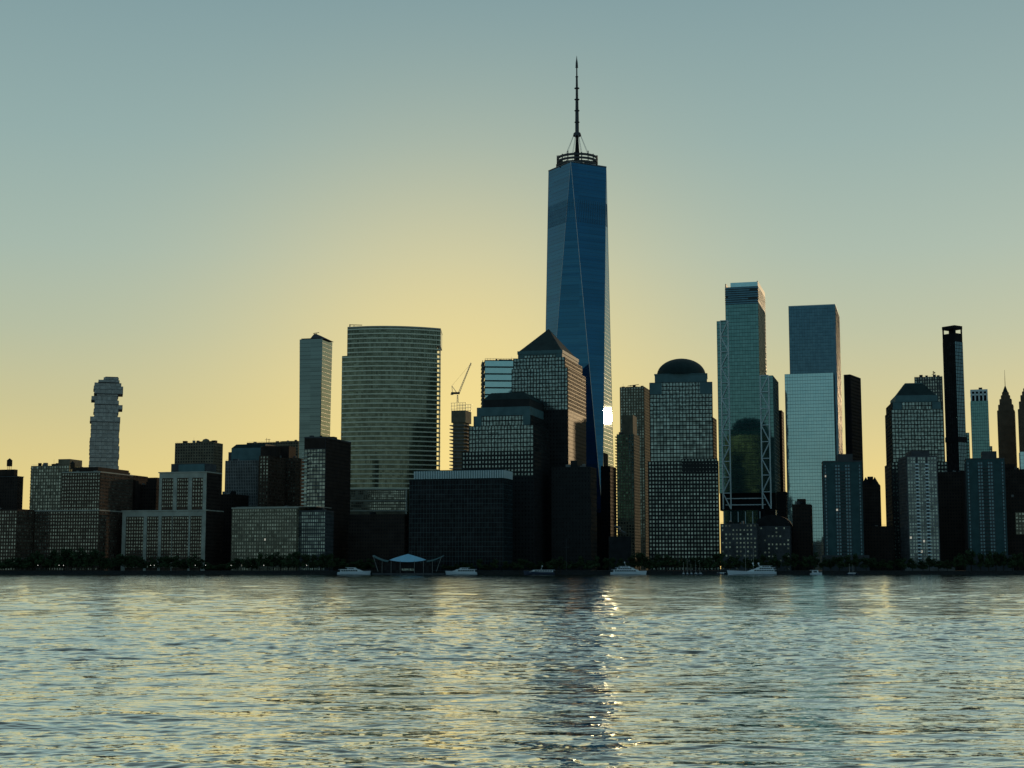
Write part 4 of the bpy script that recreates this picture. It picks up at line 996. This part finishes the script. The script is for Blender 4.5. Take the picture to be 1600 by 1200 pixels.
# ferry landing with tent roof
def landing():
    Y = 1238.0; cx = X(637, 880, Y); m = Y/F
    t = thing('ferry_landing', 'floating ferry landing under a pale blue tent roof with upswept wings', 'ferry landing', (cx, Y, 0))
    xx = lambda px: (px-637)*m; zz = lambda py: zq(py, Y)
    MB().box(xx(583), xx(694), -6, 10, -.6, 1.2).build('pontoon', M['concrete_dark'], t)
    # central tent: a shallow four sided hump, its near edge sagging
    q = MB(); n = 16; top = zz(865.5); edge = zz(875)
    rows = []
    for j in range(7):
        g = j/6; row = []
        for k in range(n+1):
            f = k/n*2-1; x = xx(637)+f*(xx(666)-xx(637))
            ridge = edge + (top-edge)*max(0, 1-abs(f))**.85
            front = edge - (1-f*f)*1.6
            z = ridge*(1-g)+front*g - math.sin(g*math.pi)*.5*(1-abs(f)); row.append((x, 2-7.5*g*(1-abs(f)*.5), z))
        rows.append(row)
    for row in rows: q.v += row
    for j in range(6):
        for k in range(n): i = j*(n+1)+k; q.f.append((i, i+n+1, i+n+2, i+1))
    q.build('tent_roof', M['canopy'], t, smooth=True)
    for s, xa, xb in ((-1, 607, 583), (1, 667, 693)):
        q = MB(); a, c = xx(xa), xx(xb); n = 8
        for k in range(n+1):
            f = k/n; x = a+(c-a)*f; z = zz(876)+(zz(867.5)-zz(876))*f**1.6
            q.v += [(x, -5, z-.5), (x, 8, z+.3), (x, -5, z-1.1), (x, 8, z-.3)]
        for k in range(n): i = 4*k; q.f += [(i, i+4, i+5, i+1), (i+2, i+3, i+7, i+6), (i, i+2, i+6, i+4), (i+1, i+5, i+7, i+3)]
        q.build('wing_roof', M['teal_panel'], t)
    for p0, p1 in (((584, 868), (592, 893)), ((690, 869), (682, 893))): MB().bar((xx(p0[0]), -5.2, zz(p0[1])), (xx(p1[0]), -5.2, zz(p1[1])), .22, 6).build('raking_mast', M['concrete'], t)
    for px in (598, 612, 626, 648, 662, 676): MB().bar((xx(px), -4.5, 1.2), (xx(px), -4.5, zz(876)-.2), .16, 6).build('column', M['concrete'], t)
    MB().box(xx(600), xx(676), 0, 6, 1.2, zz(880)).build('waiting_room', M['glass_dark'], t)
    for k in range(9): MB().box(xx(628)+k*1.1, xx(628)+k*1.1+.7, -.25, -.02, 3.2, 4.8).build('window', M['glass_wfc'], t)
landing()
# boats
def loft(secs):
    q = MB(); n = len(secs[0])
    for s in secs: q.v += s
    for k in range(len(secs)-1):
        for j in range(n-1): i = k*n+j; q.f.append((i, i+1, i+n+1, i+n))
    q.f.append(tuple(range(n))[::-1]); q.f.append(tuple(range((len(secs)-1)*n, len(secs)*n)))
    for k in range(len(secs)-1): q.f.append((k*n, k*n+n, k*n+2*n-1, k*n+n-1))
    return q
def yacht(label, x0, x1, Y, bow, decks, hull='hull', name='motor_yacht', radar=True, arch=False, hh=2.2, cat='yacht', top=None, swoosh=False):
    a, c = X(x0, 892, Y), X(x1, 892, Y); Lg = c-a; bw = Lg*.11+.8
    t = thing(name, label, cat, ((a+c)/2, Y, -.15), 0 if bow > 0 else math.pi)
    secs = []
    for k in range(13):
        f = k/12; x = -Lg/2+f*Lg; wd = bw*(1-max(0, (f-.55)/.45)**2.2)*(.88+.12*min(1, f*4)); wd = max(wd, .06); sh = hh*(1+.45*max(0, f-.45)/.55)
        secs.append([(x-.02*Lg*(1-f), -wd*.55, -.4), (x, -wd*.9, .6), (x+.03*Lg*f, -wd, sh), (x+.03*Lg*f, wd, sh), (x, wd*.9, .6), (x-.02*Lg*(1-f), wd*.55, -.4)])
    loft(secs).build('hull', M[hull], t)
    z = hh
    for (f0, f1, h, rk) in decks:
        x0_, x1_ = -Lg/2+f0*Lg, -Lg/2+f1*Lg; w0 = bw*.78*(1-.08*(z-hh))
        MB().frustum((x0_, x1_, -w0, w0), (x0_+.3, x1_-h*rk, -w0*.9, w0*.9), z+.003, z+h).build('deckhouse', M['white_paint'], t)
        sg = MB(); nw = max(3, int((x1_-x0_-h*rk)/2.0))
        for k in range(nw):
            xa = x0_+1.0+k*(x1_-x0_-h*rk-1.6)/nw; xb = xa+(x1_-x0_-h*rk-1.6)/nw*.92
            for sy in (-1, 1):
                y0 = sy*(w0*(1-.1*.3)+.05); y1 = sy*(w0*(1-.1*.75)+.05)
                p = [(xa, y0, z+h*.25), (xb, y0, z+h*.25), (xb-.3*rk, y1, z+h*.85), (xa-.1, y1, z+h*.85)]
                sg.quad(*(p if sy < 0 else p[::-1]))
        sg.build('deck_window', M['glass_dark'], t, kind='stuff')
        MB().frustum((x0_-1.6, x1_-h*rk+.8, -w0*1.02, w0*1.02), (x0_-1.3, x1_-h*rk+.4, -w0*.98, w0*.98), z+h+.002, z+h+.22).build('deck_roof', M['white_paint'], t)
        z += h+.22
    if radar:
        MB().bar((-Lg*.06, 0, z), (-Lg*.10, 0, z+2.6), .14, 6, .08).build('mast', M['white_paint'], t)
        MB().lathe([(.1, z+2.5), (.5, z+2.8), (.5, z+3.2), (.1, z+3.5)], 10, (-Lg*.10, 0)).build('radar_dome', M['white_paint'], t)
    if arch:
        for xo in (-.02, -.14): MB().lathe([(.2, z+1.2), (.75, z+1.7), (.75, z+2.2), (.2, z+2.6)], 10, (Lg*xo, 0)).build('radar_dome', M['white_paint'], t); MB().bar((Lg*(xo-.02), 0, z), (Lg*xo, 0, z+1.4), .3, 6).build('arch_leg', M['white_paint'], t)
    q = MB()
    for k in range(9):
        x = Lg*(.12+.045*k); y_ = bw*(1-max(0, ((x/Lg+.5)-.55)/.45)**2.2)*.9
        for sy in (-1, 1): q.bar((x, sy*y_, hh*(1+.45*max(0, x/Lg+.05)/.55)), (x, sy*y_, hh*(1+.45*max(0, x/Lg+.05)/.55)+.9), .04)
    q.build('rail', M['steel'], t, kind='stuff')
    return t
yacht('white motor yacht with curved cabin moored beside the tent roofed landing', 528, 578, 1240, 1, [(.08, .86, 2.0, 2.6), (.3, .62, 1.2, 1.8)], radar=False)
yacht('white motor yacht with long dark window band past the tent roof', 697, 745, 1240, -1, [(.06, .86, 2.0, 2.6), (.28, .6, 1.0, 1.8)], radar=False, arch=False)
yacht('low grey ferry boat with navy hull lying under the exchange block', 819, 866, 1240, -1, [(.04, .84, 1.5, 2.4)], hull='navy', name='ferry', cat='ferry')
yacht('white three deck yacht with tall radar mast near the winged hall', 954, 1009, 1240, 1, [(.08, .88, 1.7, 2.2), (.18, .72, 1.4, 2.0), (.28, .58, .9, 1.6)])
yacht('largest white yacht with twin radar domes before the vaulted hall', 1138, 1212, 1240, -1, [(.04, .62, 1.6, 3.0), (.06, .46, 1.4, 2.2), (.12, .36, 1.0, 1.6)], radar=False, arch=True, hh=2.5)
yacht('small pale workboat moored under the teal panelled river tower', 1266, 1284, 1240, 1, [(.15, .75, 2.2, .5)], name='workboat', cat='boat', radar=False, hh=1.3)
yacht('small dark launch with white cabin between yacht and marina masts', 1120, 1134, 1242, -1, [(.2, .7, .9, .8)], hull='navy', name='launch', cat='boat', radar=False, hh=.9)
# sailing boats with bare masts
for i, (px, hm) in enumerate(((1068, 10), (1074, 13), (1080, 9), (1087, 12), (1094, 10), (1166, 27), (1178, 22), (1328, 9), (1334, 8))):
    Y = 1243.0; t = thing('sailing_boat', 'small moored sailing boat with bare mast at the marina edge' if hm < 20 else 'moored sailing boat with very tall bare mast beside the largest yacht', 'sailing boat', (X(px, 892, Y), Y+(i % 3)*.6, -.1), R(80+7*i), 'moored sailing boats')
    secs = []
    for k in range(9):
        f = k/8; x = -4+8*f; wd = max(.05, 1.3*math.sin(math.pi*min(1, .25+.75*f))**.8)
        secs.append([(x, -wd*.4, -.3), (x, -wd, .9), (x, wd, .9), (x, wd*.4, -.3)])
    loft(secs).build('hull', M['navy'], t); MB().frustum((-1.8, 1.6, -.7, .7), (-1.5, 1.0, -.55, .55), .9, 1.5).build('cabin', M['white_paint'], t)
    MB().bar((.4, 0, .9), (.4, 0, hm), .10, 6, .05).build('mast', M['steel'], t); MB().bar((.4, 0, 1.9), (-3.2, 0, 2.0), .08, 6).build('boom', M['steel'], t)
# mooring piles
pm = MB().lathe([(.22, -1.5), (.22, 3.6), (.05, 4.0)], 8).mesh('mooring_pile', M['dark_wood'])
for px in (812, 870, 876, 942, 1016, 1052, 1104, 1130, 1218, 1250, 1300, 1380):
    o = bpy.data.objects.new('mooring_pile', pm); COL.objects.link(o); o.location = (X(px, 892, 1244), 1244, 0); o['label'] = 'dark timber mooring pile standing in the water by the seawall'; o['category'] = 'pile'; o['group'] = 'mooring piles along the seawall'
# flag mast on the quay
t = thing('flag_mast', 'tall pale mast with crosstree on the quay below the annex', 'mast', (X(885, 890, 1256), 1256, GZ)); MB().bar((0, 0, 0), (0, 0, 26), .18, 6, .1).build('pole', M['concrete_dark'], t); MB().bar((-3, 0, 19), (3, 0, 19), .1, 6).build('crosstree', M['concrete_dark'], t)
